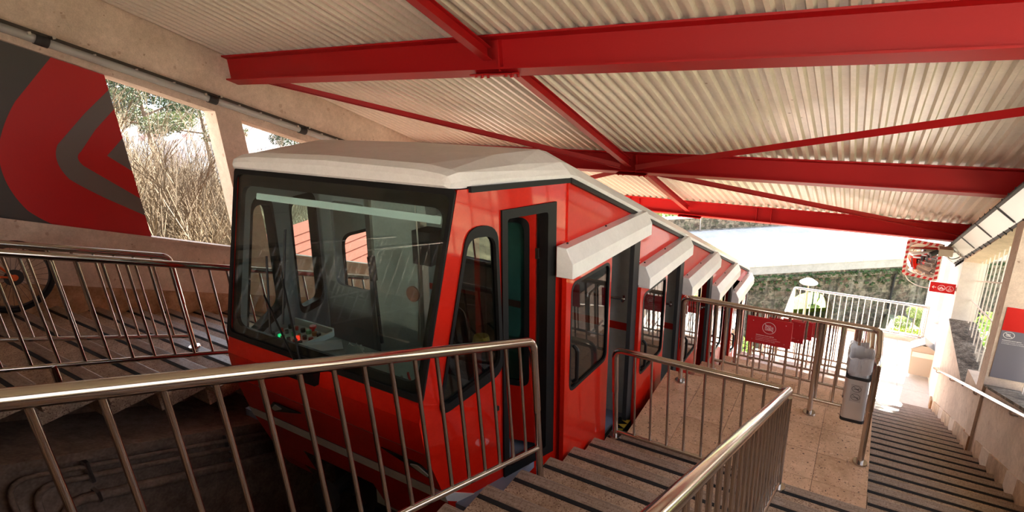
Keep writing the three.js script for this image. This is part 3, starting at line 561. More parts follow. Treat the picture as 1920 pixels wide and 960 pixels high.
// ---------------------------------------------------------------- the funicular car (built level, then pitched on its track)
function mirrorX(g) {
  const h = clean(g.clone()); h.scale(-1, 1, 1);
  for (const k of ['position', 'normal']) { const a = h.attributes[k]; for (let i = 0; i < a.count; i += 3) { const b = [a.getX(i + 1), a.getY(i + 1), a.getZ(i + 1)]; a.setXYZ(i + 1, a.getX(i + 2), a.getY(i + 2), a.getZ(i + 2)); a.setXYZ(i + 2, ...b); } }
  return h;
}
const CAR = { pos: [-2.85, -3.2, -3.15], pitch: -6 * D2R };
{
  const car = thing('funicular_car', 'red and white stepped funicular car standing on the sloping track', 'funicular car', CAR.pos);
  car.rotation.x = CAR.pitch;
  const by = -0.49, bz = -1.43, KX = 0.2947, KS = Math.hypot(1, KX);
  const xs = (z) => 1.23 - (z - 0.25) * KX;
  const topY = (z) => 2.381 + 0.341 * (z - 0.248), botY = (z) => -0.3 + 0.3427 * (z + 0.55);
  const F = [[2.4, 1.07], [1.25, 1.335], [1.13, 1.365], [0.92, 1.335], [0.63, 1.24], [0.53, 1.2], [0.05, 0.985], [-0.1, 0.9]];
  // roof
  {
    const sec = ([z, hw, yb, ye, yt]) => { const h = [[hw, yb], [hw + 0.012, yb * 0.55 + ye * 0.45], [hw - 0.012, ye], [hw - 0.06, ye * 0.6 + yt * 0.4], [hw - 0.22, yt], [0, yt + 0.012]]; return [...h, ...h.slice(0, -1).reverse().map(([x, y]) => [-x, y])].map(([x, y]) => [x, y, z]); };
    const S = [[1.118, 0.93, 2.425, 2.455, 2.47], [1.1, 0.96, 2.41, 2.475, 2.5], [1.04, 0.985, 2.405, 2.49, 2.525], [0.6, 1.13, 2.4, 2.465, 2.548], [0.27, 1.245, 2.392, 2.44, 2.56], [0.18, 1.25, 2.372, 2.42, 2.54], [-6.62, 1.25, 2.372 - 0.341 * 6.8, 2.42 - 0.341 * 6.8, 2.54 - 0.341 * 6.8], [-6.68, 1.22, -0.02, 0.04, 0.1]].map(sec);
    const v = [], n = S[0].length;
    for (let j = 0; j < S.length - 1; j++) for (let i = 0; i < n - 1; i++) v.push(...S[j][i], ...S[j][i + 1], ...S[j + 1][i + 1], ...S[j][i], ...S[j + 1][i + 1], ...S[j + 1][i]);
    for (let j = 0; j < S.length - 1; j++) v.push(...S[j][n - 1], ...S[j][0], ...S[j + 1][0], ...S[j][n - 1], ...S[j + 1][0], ...S[j + 1][n - 1]);
    for (const [c, fl] of [[S[0], 1], [S[S.length - 1], 0]]) for (let i = 1; i < n - 1; i++) v.push(...c[0], ...c[fl ? i + 1 : i], ...c[fl ? i : i + 1]);
    const g = new THREE.BufferGeometry(); g.setAttribute('position', new THREE.Float32BufferAttribute(v, 3)); g.computeVertexNormals();
    mesh('roof', g, M.carWhite, car);
    for (const s of [1, -1]) {
      const strip = (a, b) => hexa([[s * (a[0] - 0.02), a[1], a[2]], [s * (a[0] + 0.02), a[1], a[2]], [s * (b[0] + 0.02), b[1], b[2]], [s * (b[0] - 0.02), b[1], b[2]], [s * (a[0] - 0.02), a[1] + 0.032, a[2]], [s * (a[0] + 0.02), a[1] + 0.032, a[2]], [s * (b[0] + 0.02), b[1] + 0.032, b[2]], [s * (b[0] - 0.02), b[1] + 0.032, b[2]]]);
      mesh('gutter', [strip([xs(1.0), 2.38, 1.0], [xs(0.25), 2.36, 0.25]), strip([1.235, 2.36, 0.25], [1.235, topY(-6.6) - 0.022, -6.6])], M.rubber, car);
    }
  }
  // cab sides
  const S2 = (z) => -(z - 0.25) * KS;
  const cabB = (d) => basis([1.23 - d * 0.9592, 0, 0.25 - d * 0.2827], [KX, 0, -1], [0, 1, 0]);
  const pts = (a) => a.map(([z, y]) => [S2(z), y]);
  const winP = pts([[1.015, 2.165], [0.822, 2.15], [0.79, 1.275], [1.238, 1.14]]).reverse();
  const doorP = pts([[0.785, 0.5], [0.36, 0.5], [0.36, 2.255], [0.785, 2.255]]);
  const leftDoorWin = pts([[0.62, 2.1], [0.3, 2.1], [0.3, 1.15], [0.62, 1.15]]);
  const cabOut = () => { const p = pts([[0.25, -0.03], [0.25, 2.381], [F[0][1], 2.4], ...F.slice(1).map(([y, z]) => [z, y])]); return new THREE.Shape(p.map((q) => new THREE.Vector2(...q))); };
  mesh('cab_side', plate(cabOut(), [roundPoly(winP, 0.08, THREE.Path), roundPoly(doorP, 0.0, THREE.Path)], 0.035, cabB(0.035)), M.car, car);
  mesh('cab_side', mirrorX(plate(cabOut(), [roundPoly(winP, 0.08, THREE.Path), roundPoly(leftDoorWin, 0.08, THREE.Path)], 0.035, cabB(0.035))), M.car, car);
  mesh('cab_lining', mirrorX(plate(cabOut(), [roundPoly(winP, 0.08, THREE.Path), roundPoly(leftDoorWin, 0.08, THREE.Path)], 0.012, cabB(0.055))), M.panelDark, car);
  mesh('cab_lining', plate(cabOut(), [roundPoly(winP, 0.08, THREE.Path), roundPoly(doorP, 0.0, THREE.Path)], 0.012, cabB(0.055)), M.panelDark, car);
  const winFrame = (p, d, t) => plate(roundPoly(grow(p, 0.022), 0.1), [roundPoly(grow(p, -0.028), 0.07, THREE.Path)], t, cabB(d));
  const cw = mesh('cab_window', plate(roundPoly(winP, 0.08), [], 0.004, cabB(0.018)), M.glassDark, car); mesh('rubber_seal', winFrame(winP, 0.03, 0.042), M.rubber, cw);
  for (const p of [winP, leftDoorWin]) { const w = mesh('cab_window', mirrorX(plate(roundPoly(p, 0.08), [], 0.004, cabB(0.018))), M.glass, car); mesh('rubber_seal', mirrorX(winFrame(p, 0.06, 0.075)), M.rubber, w); }
  mesh('cab_door_lock', plate(roundPoly(pts([[0.84, 1.0], [0.82, 1.0], [0.82, 1.03], [0.84, 1.03]]), 0.004), [], 0.012, cabB(0)), M.black, car);
  // cab doorway: frame, sill and the leaf folded inward
  const fr = mesh('door_frame', plate(roundPoly(grow(doorP, 0.0), 0.0), [roundPoly(pts([[0.745, 0.56], [0.43, 0.56], [0.43, 2.2], [0.745, 2.2]]), 0.02, THREE.Path)], 0.075, cabB(0.06)), M.rubber, car);
  mesh('door_hinge', box(1.12, 1.14, 1.9, 1.97, 0.45, 0.47), M.steel, fr);
  const leafB = basis([1.1, 0, 0.43], [-0.97, 0, 0.24], [0, 1, 0]);
  const lf = mesh('cab_door', plate(new THREE.Shape([[0, 0.56], [0.42, 0.56], [0.42, 2.2], [0, 2.2]].map((q) => new THREE.Vector2(...q))), [roundPoly([[0.06, 1.0], [0.36, 1.0], [0.36, 2.13], [0.06, 2.13]], 0.06, THREE.Path)], 0.03, leafB), M.car, car);
  mesh('door_glass', plate(roundPoly([[0.06, 1.0], [0.36, 1.0], [0.36, 2.13], [0.06, 2.13]], 0.06), [], 0.005, leafB.clone().multiply(new THREE.Matrix4().makeTranslation(0, 0, 0.012))), M.glassTeal, lf);
  mesh('rubber_seal', plate(roundPoly([[0.04, 0.98], [0.38, 0.98], [0.38, 2.15], [0.04, 2.15]], 0.07), [roundPoly([[0.075, 1.015], [0.345, 1.015], [0.345, 2.115], [0.075, 2.115]], 0.06, THREE.Path)], 0.036, leafB.clone().multiply(new THREE.Matrix4().makeTranslation(0, 0, -0.003))), M.rubber, lf);
  // front
  const row = (a, b, x0, x1) => { const c = (p, x) => [x * xs(p[1]), p[0], p[1]]; const A = c(a, x0), B = c(a, x1), C = c(b, x1), E = c(b, x0), v = [...A, ...E, ...C, ...A, ...C, ...B]; const g = new THREE.BufferGeometry(); g.setAttribute('position', new THREE.Float32BufferAttribute(v, 3)); g.computeVertexNormals(); return g; };
  mesh('front_panel', [row(F[1], F[2], -1, 1), row(F[2], F[3], -1, 1)], M.car, car);
  const fl = mesh('lower_front_panel', [row([0.915, 1.332], F[4], -1, 1), row(F[5], [0.3, 1.098], -1, 1), row([0.3, 1.098], F[6], -1, -0.55), row([0.3, 1.098], F[6], 0.2, 1), row(F[6], F[7], 0.35, 1), row(F[6], F[7], -1, -0.7)], M.car, car);
  mesh('white_stripe', [row([0.63, 1.245], [0.53, 1.205], -1.003, 1.003), hexa([[xs(1.24) - 0.01, 0.53, 1.2], [xs(1.24) + 0.01, 0.53, 1.2], [xs(0.8) + 0.01, 0.27, 0.8], [xs(0.8) - 0.01, 0.27, 0.8], [xs(1.24) - 0.01, 0.63, 1.24], [xs(1.24) + 0.01, 0.63, 1.24], [xs(0.8) + 0.01, 0.37, 0.8], [xs(0.8) - 0.01, 0.37, 0.8]])], M.carWhite, car);
  for (const s of [-1, 1]) {
    const o = [s > 0 ? 0.72 : -0.4, 0.77, 1.29], B = basis(o, [1, 0, 0], [0, 0.3, 0.1]);
    const h = mesh('headlamp_recess', plate(roundPoly(s > 0 ? [[-0.2, 0.06], [0.17, -0.06], [0.2, -0.02], [0.12, 0.05]] : [[0.2, 0.06], [-0.17, -0.06], [-0.2, -0.02], [-0.12, 0.05]], 0.02), [], 0.006, B), M.black, car);
    mesh('headlamp_lens', plate(roundPoly(s > 0 ? [[0.03, 0.02], [0.15, -0.04], [0.17, -0.02], [0.1, 0.04]] : [[-0.03, 0.02], [-0.15, -0.04], [-0.17, -0.02], [-0.1, 0.04]], 0.015), [], 0.012, B), M.lens, h);
  }
  // windscreen
  const WB = (d) => basis([0, 1.25 + d * 0.2245, 1.335 + d * 0.974], [1, 0, 0], [0, 1.15, -0.265]);
  const oW = [[-0.912, -0.005], [0.912, -0.005], [0.985, 1.185], [-0.985, 1.185]], iW = [[-0.845, 0.085], [0.845, 0.085], [0.91, 1.075], [-0.91, 1.075]];
  const ws = mesh('windscreen', plate(roundPoly(oW, 0.02), [], 0.006, WB(-0.006)), M.glass, car);
  mesh('windscreen_frame', plate(roundPoly(oW, 0.03), [roundPoly(iW, 0.09, THREE.Path)], 0.03, WB(-0.038)), M.rubber, ws);
  mesh('outer_seal', plate(roundPoly(oW, 0.03), [roundPoly([[-0.885, 0.03], [0.885, 0.03], [0.958, 1.15], [-0.958, 1.15]], 0.06, THREE.Path)], 0.014, WB(0)), M.rubber, ws);
  mesh('sun_blind', plate(roundPoly([[-0.84, 0.985], [0.84, 0.985], [0.84, 1.03], [-0.84, 1.03]], 0.01), [], 0.012, WB(-0.09)), flat(0.74, 0.84, 0.84), car);
  for (const [a, b, c] of [[[-0.05, -0.06], [-0.33, 0.5], 0], [[-0.08, -0.06], [-0.5, 0.36], 1]]) {
    const P = (q, d) => V(q[0], q[1], d).applyMatrix4(WB(0)).toArray();
    const w = mesh('wiper_arm', cyl(P(a, 0.035), P(b, 0.035), 0.007, 8), M.black, car);
    const e = c ? [[-0.42, 0.12], [-0.53, 0.62]] : [[-0.3, 0.2], [-0.36, 0.82]];
    mesh('wiper_blade', cyl(P(e[0], 0.022), P(e[1], 0.022), 0.008, 6), M.black, w);
    mesh('wiper_motor', box(-0.06, 0.06, -0.03, 0.05, 0, 0.05).applyMatrix4(new THREE.Matrix4().makeTranslation(a[0] + (c ? -0.06 : 0.06), 1.17, 1.345)), M.black, w);
  }
  // body sides
  const side = (holes, t, x) => plate(new THREE.Shape([[-0.25, botY(0.25)], [6.65, botY(-6.65)], [6.65, topY(-6.65)], [-0.25, topY(0.25)]].map((q) => new THREE.Vector2(...q))), holes, t, basis([x, 0, 0], [0, 0, -1], [0, 1, 0]));
  const hR = [], hL = [];
  for (let k = 0; k < 5; k++) {
    hR.push(roundPoly([[-0.16 - bz * k, 0.04 + by * k], [1.03 - bz * k, 0.04 + by * k], [1.03 - bz * k, 1.72 + by * k], [-0.16 - bz * k, 1.72 + by * k]], 0, THREE.Path));
    hL.push([[0.0 - bz * k, 0.82 + by * k], [1.0 - bz * k, 0.82 + by * k], [1.0 - bz * k, 1.68 + by * k], [0.0 - bz * k, 1.68 + by * k]]);
  }
  mesh('body_side', side(hR, 0.03, 1.2), M.car, car);
  mesh('body_side', mirrorX(side(hL.map((p) => roundPoly(p, 0.1, THREE.Path)), 0.03, 1.2)), M.car, car);
  mesh('side_lining', mirrorX(side(hL.map((p) => roundPoly(p, 0.1, THREE.Path)), 0.012, 1.183)), M.panelGrey, car);
  mesh('corner_trim', hexa([[1.21, botY(0.25), 0.26], [1.238, botY(0.25), 0.26], [1.238, botY(0.25), 0.235], [1.21, botY(0.25), 0.235], [1.21, 2.37, 0.26], [1.238, 2.37, 0.26], [1.238, 2.37, 0.235], [1.21, 2.37, 0.235]]), M.car, car);
  const hoodS = () => new THREE.Shape([[1.23, 1.78], [1.34, 1.782], [1.34, 1.873], [1.294, 1.966], [1.23, 1.972]].map((q) => new THREE.Vector2(...q)));
  for (let k = 0; k < 5; k++) {
    const dy = by * k, dz = bz * k, hz = [0.384, -1.12, -2.56, -4.0, -5.38][k], hl = [1.46, 1.34, 1.33, 1.3, 1.26][k];
    const hood = mesh('door_hood', new THREE.ExtrudeGeometry(hoodS(), { depth: hl, bevelEnabled: true, bevelSize: 0.004, bevelThickness: 0.004, bevelSegments: 1 }).translate(0, dy, hz - hl), M.carWhite, car);
    for (let q = 0; q < 3; q++) mesh('screw', new THREE.SphereGeometry(0.008, 8, 6).translate(1.25, 1.978 + dy, hz - 0.1 - q * hl * 0.42), M.black, hood);
    const leaf = side2([[-0.33, 0.0], [0.42, 0.0], [0.42, 1.78], [-0.33, 1.78]], [[-0.255, 0.915], [0.385, 0.915], [0.385, 1.7], [-0.255, 1.7]]);
    function side2(o, w) {
      const B = (x) => basis([x, dy, dz], [0, 0, -1], [0, 1, 0]);
      const d = mesh('sliding_door', plate(roundPoly(o, 0.01), [roundPoly(w, 0.07, THREE.Path)], 0.032, B(1.24)), M.car, car);
      mesh('door_glass', plate(roundPoly(w, 0.07), [], 0.005, B(1.256)), M.glassDark, d);
      mesh('rubber_seal', plate(roundPoly(grow(w, 0.006), 0.08), [roundPoly(grow(w, -0.016), 0.06, THREE.Path)], 0.036, B(1.238)), M.rubber, d);
      mesh('door_handle', pipe([[1.275, 0.98 + dy, 0.2 + dz], [1.3, 1.0 + dy, 0.2 + dz], [1.3, 1.22 + dy, 0.2 + dz], [1.275, 1.24 + dy, 0.2 + dz]], 0.014, 0.02, 8), M.black, d);
      return d;
    }
    const p = mesh('door_pillar', box(1.2, 1.238, 0.02 + dy, 1.76 + dy, -0.985 + dz, -1.12 + dz), M.dark, car);
    for (let q = 0; q < 7; q++) mesh('rivet', new THREE.SphereGeometry(0.008, 6, 5).translate(1.239, 0.2 + q * 0.22 + dy, -1.115 + dz), M.steel, p);
    const s = mesh('door_sill', box(1.16, 1.275, -0.02 + dy, 0.045 + dy, -0.42 + dz, -1.03 + dz), M.black, car);
    for (let q = 0; q < 7; q++) { const z = -0.45 - q * 0.083 + dz; mesh('chevron', plate(new THREE.Shape([[0, 0], [0.075, 0], [0.0375, 0.07]].map((a) => new THREE.Vector2(...a))), [], 0.003, basis([1.27, 0.046 + dy, z], [0, 0, -1], [-1, 0, 0])), flat(0.5, 0.36, 0.04), s); }
    const lw = mesh('left_window', mirrorX(plate(roundPoly(hL[k], 0.1), [], 0.004, basis([1.212, 0, 0], [0, 0, -1], [0, 1, 0]))), M.glass, car);
    mesh('rubber_seal', mirrorX(plate(roundPoly(grow(hL[k], 0.015), 0.11), [roundPoly(grow(hL[k], -0.02), 0.09, THREE.Path)], 0.06, basis([1.178, 0, 0], [0, 0, -1], [0, 1, 0]))), M.rubber, lw);
    mesh('floor_step', box(-1.18, 1.19, -0.06 + dy, 0.03 + dy, 0.2 + dz, -1.22 + dz), M.vinyl, car);
    mesh('floor_riser', box(-1.18, 1.19, -0.52 + dy, 0.03 + dy, -1.2 + dz, -1.23 + dz), M.panelGrey, car);
    mesh('wall_stripe', mirrorX(box(1.168, 1.176, 0.56 + dy, 0.62 + dy, 0.2 + dz, -1.2 + dz)), M.car, car);
    const pt = mesh('partition', box(-1.18, k < 2 ? 1.19 : 0.72, 0.03 + dy, (k < 2 ? 1.76 : 1.0) + dy, -1.125 + dz, -1.16 + dz), M.panelGrey, car);
    mesh('red_band', box(-1.18, k < 2 ? 1.19 : 0.72, 0.86 + dy, 0.93 + dy, -1.12 + dz, -1.125 + dz), M.car, pt);
    const gr = mesh('grab_bar', pipe([[1.16, 1.2 + dy, -1.0 + dz], [1.05, 1.2 + dy, -0.98 + dz], [0.6, 1.2 + dy, -0.98 + dz], [0.6, 1.2 + dy, -1.1 + dz]], 0.014, 0.05, 8), M.steel, car);
    mesh('mounting', new THREE.CylinderGeometry(0.032, 0.032, 0.012, 14).rotateZ(Math.PI / 2).translate(1.15, 1.2 + dy, -1.0 + dz), M.steel, gr);
    const seat = mesh('bench_seat', [box(-1.15, 0.3, 0.36 + dy, 0.44 + dy, -0.72 + dz, -1.12 + dz), box(-1.15, 0.3, 0.03 + dy, 0.36 + dy, -0.8 + dz, -1.12 + dz)], M.panelGrey, car);
  }
  // cab interior
  mesh('cab_floor', box(-1.15, 1.15, 0.44, 0.5, 0.2, 1.15), M.vinyl, car);
  const bk = mesh('cab_bulkhead', plate(new THREE.Shape([[-1.18, 0.03], [1.18, 0.03], [1.18, 2.36], [-1.18, 2.36]].map((q) => new THREE.Vector2(...q))), [roundPoly([[0.0, 1.2], [0.86, 1.2], [0.86, 2.05], [0.0, 2.05]], 0.08, THREE.Path), roundPoly([[-1.05, 1.3], [-0.62, 1.3], [-0.62, 2.05], [-1.05, 2.05]], 0.08, THREE.Path)], 0.03, basis([0, 0, 0.19], [1, 0, 0], [0, 1, 0])), M.panelDark, car);
  mesh('white_panel', box(-0.5, -0.02, 0.55, 2.3, 0.23, 0.27), M.panelGrey, bk);
  mesh('channel', [box(-0.55, -0.5, 0.55, 2.3, 0.23, 0.3), box(-0.02, 0.03, 0.55, 2.25, 0.23, 0.3)], M.steelDull, bk);
  mesh('lower_panel', box(0.06, 0.95, 0.5, 1.12, 0.23, 0.27), M.panelGrey, bk);
  mesh('switch_box', box(0.05, 0.22, 1.7, 1.95, 0.24, 0.42), M.dark, bk);
  mesh('cab_lamp', plate(roundPoly([[-0.08, -0.06], [0.08, -0.06], [0.06, 0.06], [-0.06, 0.06]], 0.01), [], 0.12).translate(0.12, 2.12, 0.3), M.panelGrey, bk);
  const cs = mesh('console', [hexa([[-0.9, 1.02, 0.78], [0.86, 1.02, 0.82], [0.84, 1.02, 1.27], [-0.86, 1.02, 1.27], [-0.9, 1.14, 0.78], [0.86, 1.14, 0.82], [0.84, 1.14, 1.27], [-0.86, 1.14, 1.27]])], M.console, car);
  mesh('console_cabinet', box(-0.85, 0.8, 0.5, 1.02, 0.85, 1.05), M.panelGrey, cs);
  mesh('control_panel', box(-0.88, -0.46, 1.14, 1.152, 0.8, 1.2), flat(0.62, 0.74, 0.76, 0.4), cs);
  mesh('panel_rim', [box(-0.9, -0.46, 1.14, 1.2, 0.775, 0.79), box(-0.47, -0.45, 1.14, 1.18, 0.79, 1.05)], flat(0.66, 0.78, 0.8, 0.4), cs);
  const bc = [[0.02, 0.02, 0.02], [0.5, 0.02, 0.02], [0.02, 0.02, 0.02], [0.05, 0.35, 0.15], [0.45, 0.2, 0.05]].map((c) => flat(...c, 0.35));
  for (let i = 0; i < 22; i++) { const x = -0.84 + (i % 6) * 0.066 + rr(-0.01, 0.01), z = 0.87 + Math.floor(i / 6) * 0.085, r = rr(0.012, 0.02); mesh('button', new THREE.CylinderGeometry(r, r, 0.03, 12).translate(x, 1.165, z), bc[i % 5], cs); }
  mesh('emergency_button', [new THREE.CylinderGeometry(0.026, 0.026, 0.02, 14).translate(-0.62, 1.2, 0.84), new THREE.CylinderGeometry(0.012, 0.012, 0.05, 10).translate(-0.62, 1.17, 0.84)], flat(0.7, 0.02, 0.02, 0.3), cs);
  for (let i = 0; i < 9; i++) mesh('toggle_switch', cyl([0.5 + (i % 3) * 0.07, 1.14, 1.0 + Math.floor(i / 3) * 0.06], [0.5 + (i % 3) * 0.07, 1.185, 1.01 + Math.floor(i / 3) * 0.06], 0.008, 8), i % 4 ? M.steel : bc[1], cs);
  mesh('pilot_lamp_green', new THREE.CylinderGeometry(0.018, 0.018, 0.03, 12).translate(-0.74, 1.17, 1.04), std({ color: rgb(0.02, 0.4, 0.15), emissive: rgb(0.03, 0.9, 0.3), emissiveIntensity: 0.25 }), cs);
  mesh('pilot_lamp_red', new THREE.CylinderGeometry(0.018, 0.018, 0.03, 12).translate(-0.6, 1.17, 1.0), std({ color: rgb(0.6, 0.03, 0.02), emissive: rgb(1, 0.05, 0.02), emissiveIntensity: 0.3 }), cs);
  const lev = mesh('control_lever', cyl([-0.12, 1.1, 0.62], [-0.18, 1.62, 0.6], 0.012, 8), M.dark, car); mesh('lever_grip', cyl([-0.18, 1.58, 0.6], [-0.195, 1.76, 0.6], 0.028, 10, 0.03), M.rubber, lev);
  const mic = mesh('gooseneck', new THREE.TubeGeometry(new THREE.CatmullRomCurve3([V(0.62, 2.3, 1.0), V(0.63, 2.0, 1.0), V(0.6, 1.7, 0.98), V(0.55, 1.4, 0.95)]), 16, 0.005, 6), M.steelDull, car); mesh('hanging_disc', new THREE.CylinderGeometry(0.05, 0.05, 0.012, 18).rotateX(Math.PI / 2).translate(0.56, 1.72, 0.99), flat(0.25, 0.1, 0.07), mic);
  const st = mesh('driver_seat', [new THREE.BoxGeometry(0.44, 0.1, 0.4).translate(0.45, 0.95, 0.5), new THREE.CylinderGeometry(0.04, 0.06, 0.42, 12).translate(0.45, 0.7, 0.5)], M.dark, car); mesh('seat_back', plate(roundPoly([[-0.22, 0], [0.22, 0], [0.2, 0.5], [-0.2, 0.5]], 0.08), [], 0.08).translate(0.45, 1.0, 0.3), M.dark, st);
  mesh('yellow_cap', new THREE.CylinderGeometry(0.05, 0.06, 0.05, 14).translate(0.8, 1.34, 0.62), flat(0.6, 0.4, 0.02), st);
  // running gear
  mesh('underframe', [slopeBox(-0.9, 0.9, 0.55, -6.4, -0.62, -0.1)], M.dark, car);
  function slopeBox(x0, x1, za, zb, y0, y1) { return slope(x0, x1, [za, y0 + 0.3427 * (za - 0.25), y1 + 0.3427 * (za - 0.25)], [zb, y0 + 0.3427 * (zb - 0.25), y1 + 0.3427 * (zb - 0.25)]); }
  for (const x of [-0.5, 0.5]) for (const z of [0.3, -5.4]) { const y = 0.3427 * (z - 0.25) - 0.78; const w = mesh('wheel', new THREE.CylinderGeometry(0.3, 0.3, 0.1, 28).rotateZ(Math.PI / 2).translate(x, y, z), M.dark, car); mesh('hub', new THREE.CylinderGeometry(0.09, 0.09, 0.14, 16).rotateZ(Math.PI / 2).translate(x, y, z), M.steelDull, w); }
  mesh('buffer', [new THREE.CylinderGeometry(0.05, 0.05, 0.4, 14).rotateX(Math.PI / 2).translate(-0.25, 0.05, 0.95), new THREE.CylinderGeometry(0.12, 0.12, 0.05, 20).rotateX(Math.PI / 2).translate(-0.25, 0.05, 1.15)], M.dark, car);
  mesh('bracket', box(0.05, 0.25, -0.02, 0.2, 0.9, 0.94), M.panelGrey, car);
  mesh('end_wall', box(-1.2, 1.2, botY(-6.6), topY(-6.6), -6.58, -6.64), M.car, car);
  // handset lying on the console
  const ph = thing('telephone_handset', 'pale corded telephone handset lying on the cab console', 'telephone', CAR.pos); ph.rotation.x = CAR.pitch;
  mesh('handset', hexa([[-0.5, 1.15, 1.12], [-0.42, 1.15, 1.16], [-0.2, 1.15, 0.92], [-0.26, 1.15, 0.88], [-0.48, 1.2, 1.12], [-0.43, 1.2, 1.15], [-0.21, 1.2, 0.92], [-0.25, 1.2, 0.89]]), flat(0.6, 0.62, 0.6, 0.4), ph);
  const cv = []; for (let i = 0; i < 120; i++) { const a = i / 5; cv.push(V(-0.2 + i * 0.0016 + 0.012 * Math.cos(a), 1.17 + 0.012 * Math.sin(a), 0.88 - 0.03 * Math.sin(i / 30))); }
  mesh('cord', new THREE.TubeGeometry(new THREE.CatmullRomCurve3(cv), 240, 0.004, 5), flat(0.6, 0.62, 0.6, 0.4), ph);
}

// ---------------------------------------------------------------- outside
const sm = (a, b, x) => { const t = Math.min(1, Math.max(0, (x - a) / (b - a))); return t * t * (3 - 2 * t); };
function ground(x, z) {
  const zz = Math.max(z, -60), line = zz > 0.8 ? -3.6 : nose(zz);
  let y = line - 2.6 + 1.1 * sm(7.1, 7.7, -x);
  const garden = zz > -14 ? line - 0.4 : -7.35 + 0.38 * (zz + 14);
  y += (garden - y) * (zz < -13.8 ? sm(0.5, 1.7, x) : sm(1.2, 1.8, x));
  y -= 0.05 * Math.max(0, -7.2 - x) * sm(0, 6, -7.2 - x) + 0.3 * Math.max(0, -48 - x);
  return Math.max(y, -24) + 0.25 * Math.sin(x * 0.9 + z * 0.5) * sm(0, 3, Math.abs(x + 2.8) - 5);
}
function grid(x0, x1, z0, z1, nx, nz, f) {
  const v = [], P = (i, j) => { const x = x0 + (x1 - x0) * i / nx, z = z0 + (z1 - z0) * j / nz; return [x, f(x, z), z]; };
  for (let i = 0; i < nx; i++) for (let j = 0; j < nz; j++) { const A = P(i, j), B = P(i + 1, j), C = P(i + 1, j + 1), E = P(i, j + 1); v.push(...A, ...C, ...B, ...A, ...E, ...C); }
  const g = new THREE.BufferGeometry(); g.setAttribute('position', new THREE.Float32BufferAttribute(v, 3)); g.computeVertexNormals(); return g;
}
M.earth = std({ map: noiseTex([62, 53, 38], { rep: 5, amp: 34, tint: [1, 1, 0.8] }), roughness: 1 });
M.lawn = std({ map: noiseTex([112, 112, 84], { rep: 4, amp: 40, tint: [1, 1, 0.8] }), roughness: 1 });
M.valley = std({ map: noiseTex([84, 84, 78], { rep: 160, amp: 26 }), roughness: 1 });
struct('ground_hillside', grid(-95, -7.25, 10, -62, 50, 40, ground), M.earth, scene, 'tan hillside outside the far wall');
struct('ground_garden', [grid(-7.25, 1.66, -13.75, -62, 24, 40, ground), grid(1.66, 45, 10, -62, 30, 44, ground)], M.lawn, scene, 'green bank below and beside the station');
struct('ground_valley', new THREE.CircleGeometry(2600, 48).rotateX(-Math.PI / 2).translate(-300, -118, -600), M.valley, scene, 'pale valley floor far below');
{ // distant ridge, with the haze mixed into its flat blue colour
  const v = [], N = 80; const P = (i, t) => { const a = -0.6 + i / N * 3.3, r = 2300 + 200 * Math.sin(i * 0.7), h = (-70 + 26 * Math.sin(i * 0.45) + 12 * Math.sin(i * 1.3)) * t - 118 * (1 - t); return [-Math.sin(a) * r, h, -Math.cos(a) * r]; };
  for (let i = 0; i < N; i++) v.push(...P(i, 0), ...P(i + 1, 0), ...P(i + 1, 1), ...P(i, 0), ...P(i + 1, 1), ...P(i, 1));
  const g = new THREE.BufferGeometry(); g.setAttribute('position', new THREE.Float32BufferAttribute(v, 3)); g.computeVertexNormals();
  struct('hills', g, flat(0.2, 0.25, 0.3, 1), scene, 'ridge across the valley, with haze put into its blue colour');
}
// plaza uphill, and an unseen pale building added to bounce sun indoors
struct('ground_plaza', box(-30, 30, -1.4, -1.0, 4.9, 34), M.paving, scene, 'pale paved square outside the entrance');
{
  const b = thing('added_bounce_building', 'pale unseen building added across the square to bounce sunlight through the entrance', 'building', [-3, -1, 20]);
  mesh('wall', box(-16, 16, 0, 11, 0, 6), M.white, b); mesh('roof', hexa([[-16.5, 11, -0.5], [16.5, 11, -0.5], [16.5, 11, 6.5], [-16.5, 11, 6.5], [-15, 13, 2], [15, 13, 2], [15, 13, 4], [-15, 13, 4]]), flat(0.4, 0.12, 0.07), b);
  for (let i = 0; i < 8; i++) for (let j = 0; j < 3; j++) { const w = mesh('window', box(-14.5 + i * 4, -13.1 + i * 4, 1.4 + j * 3.2, 3.2 + j * 3.2, -0.03, 0.02), M.white, b); mesh('pane', box(-14.4 + i * 4, -13.2 + i * 4, 1.5 + j * 3.2, 3.1 + j * 3.2, -0.05, -0.03), flat(0.05, 0.06, 0.07, 0.1), w); }
}
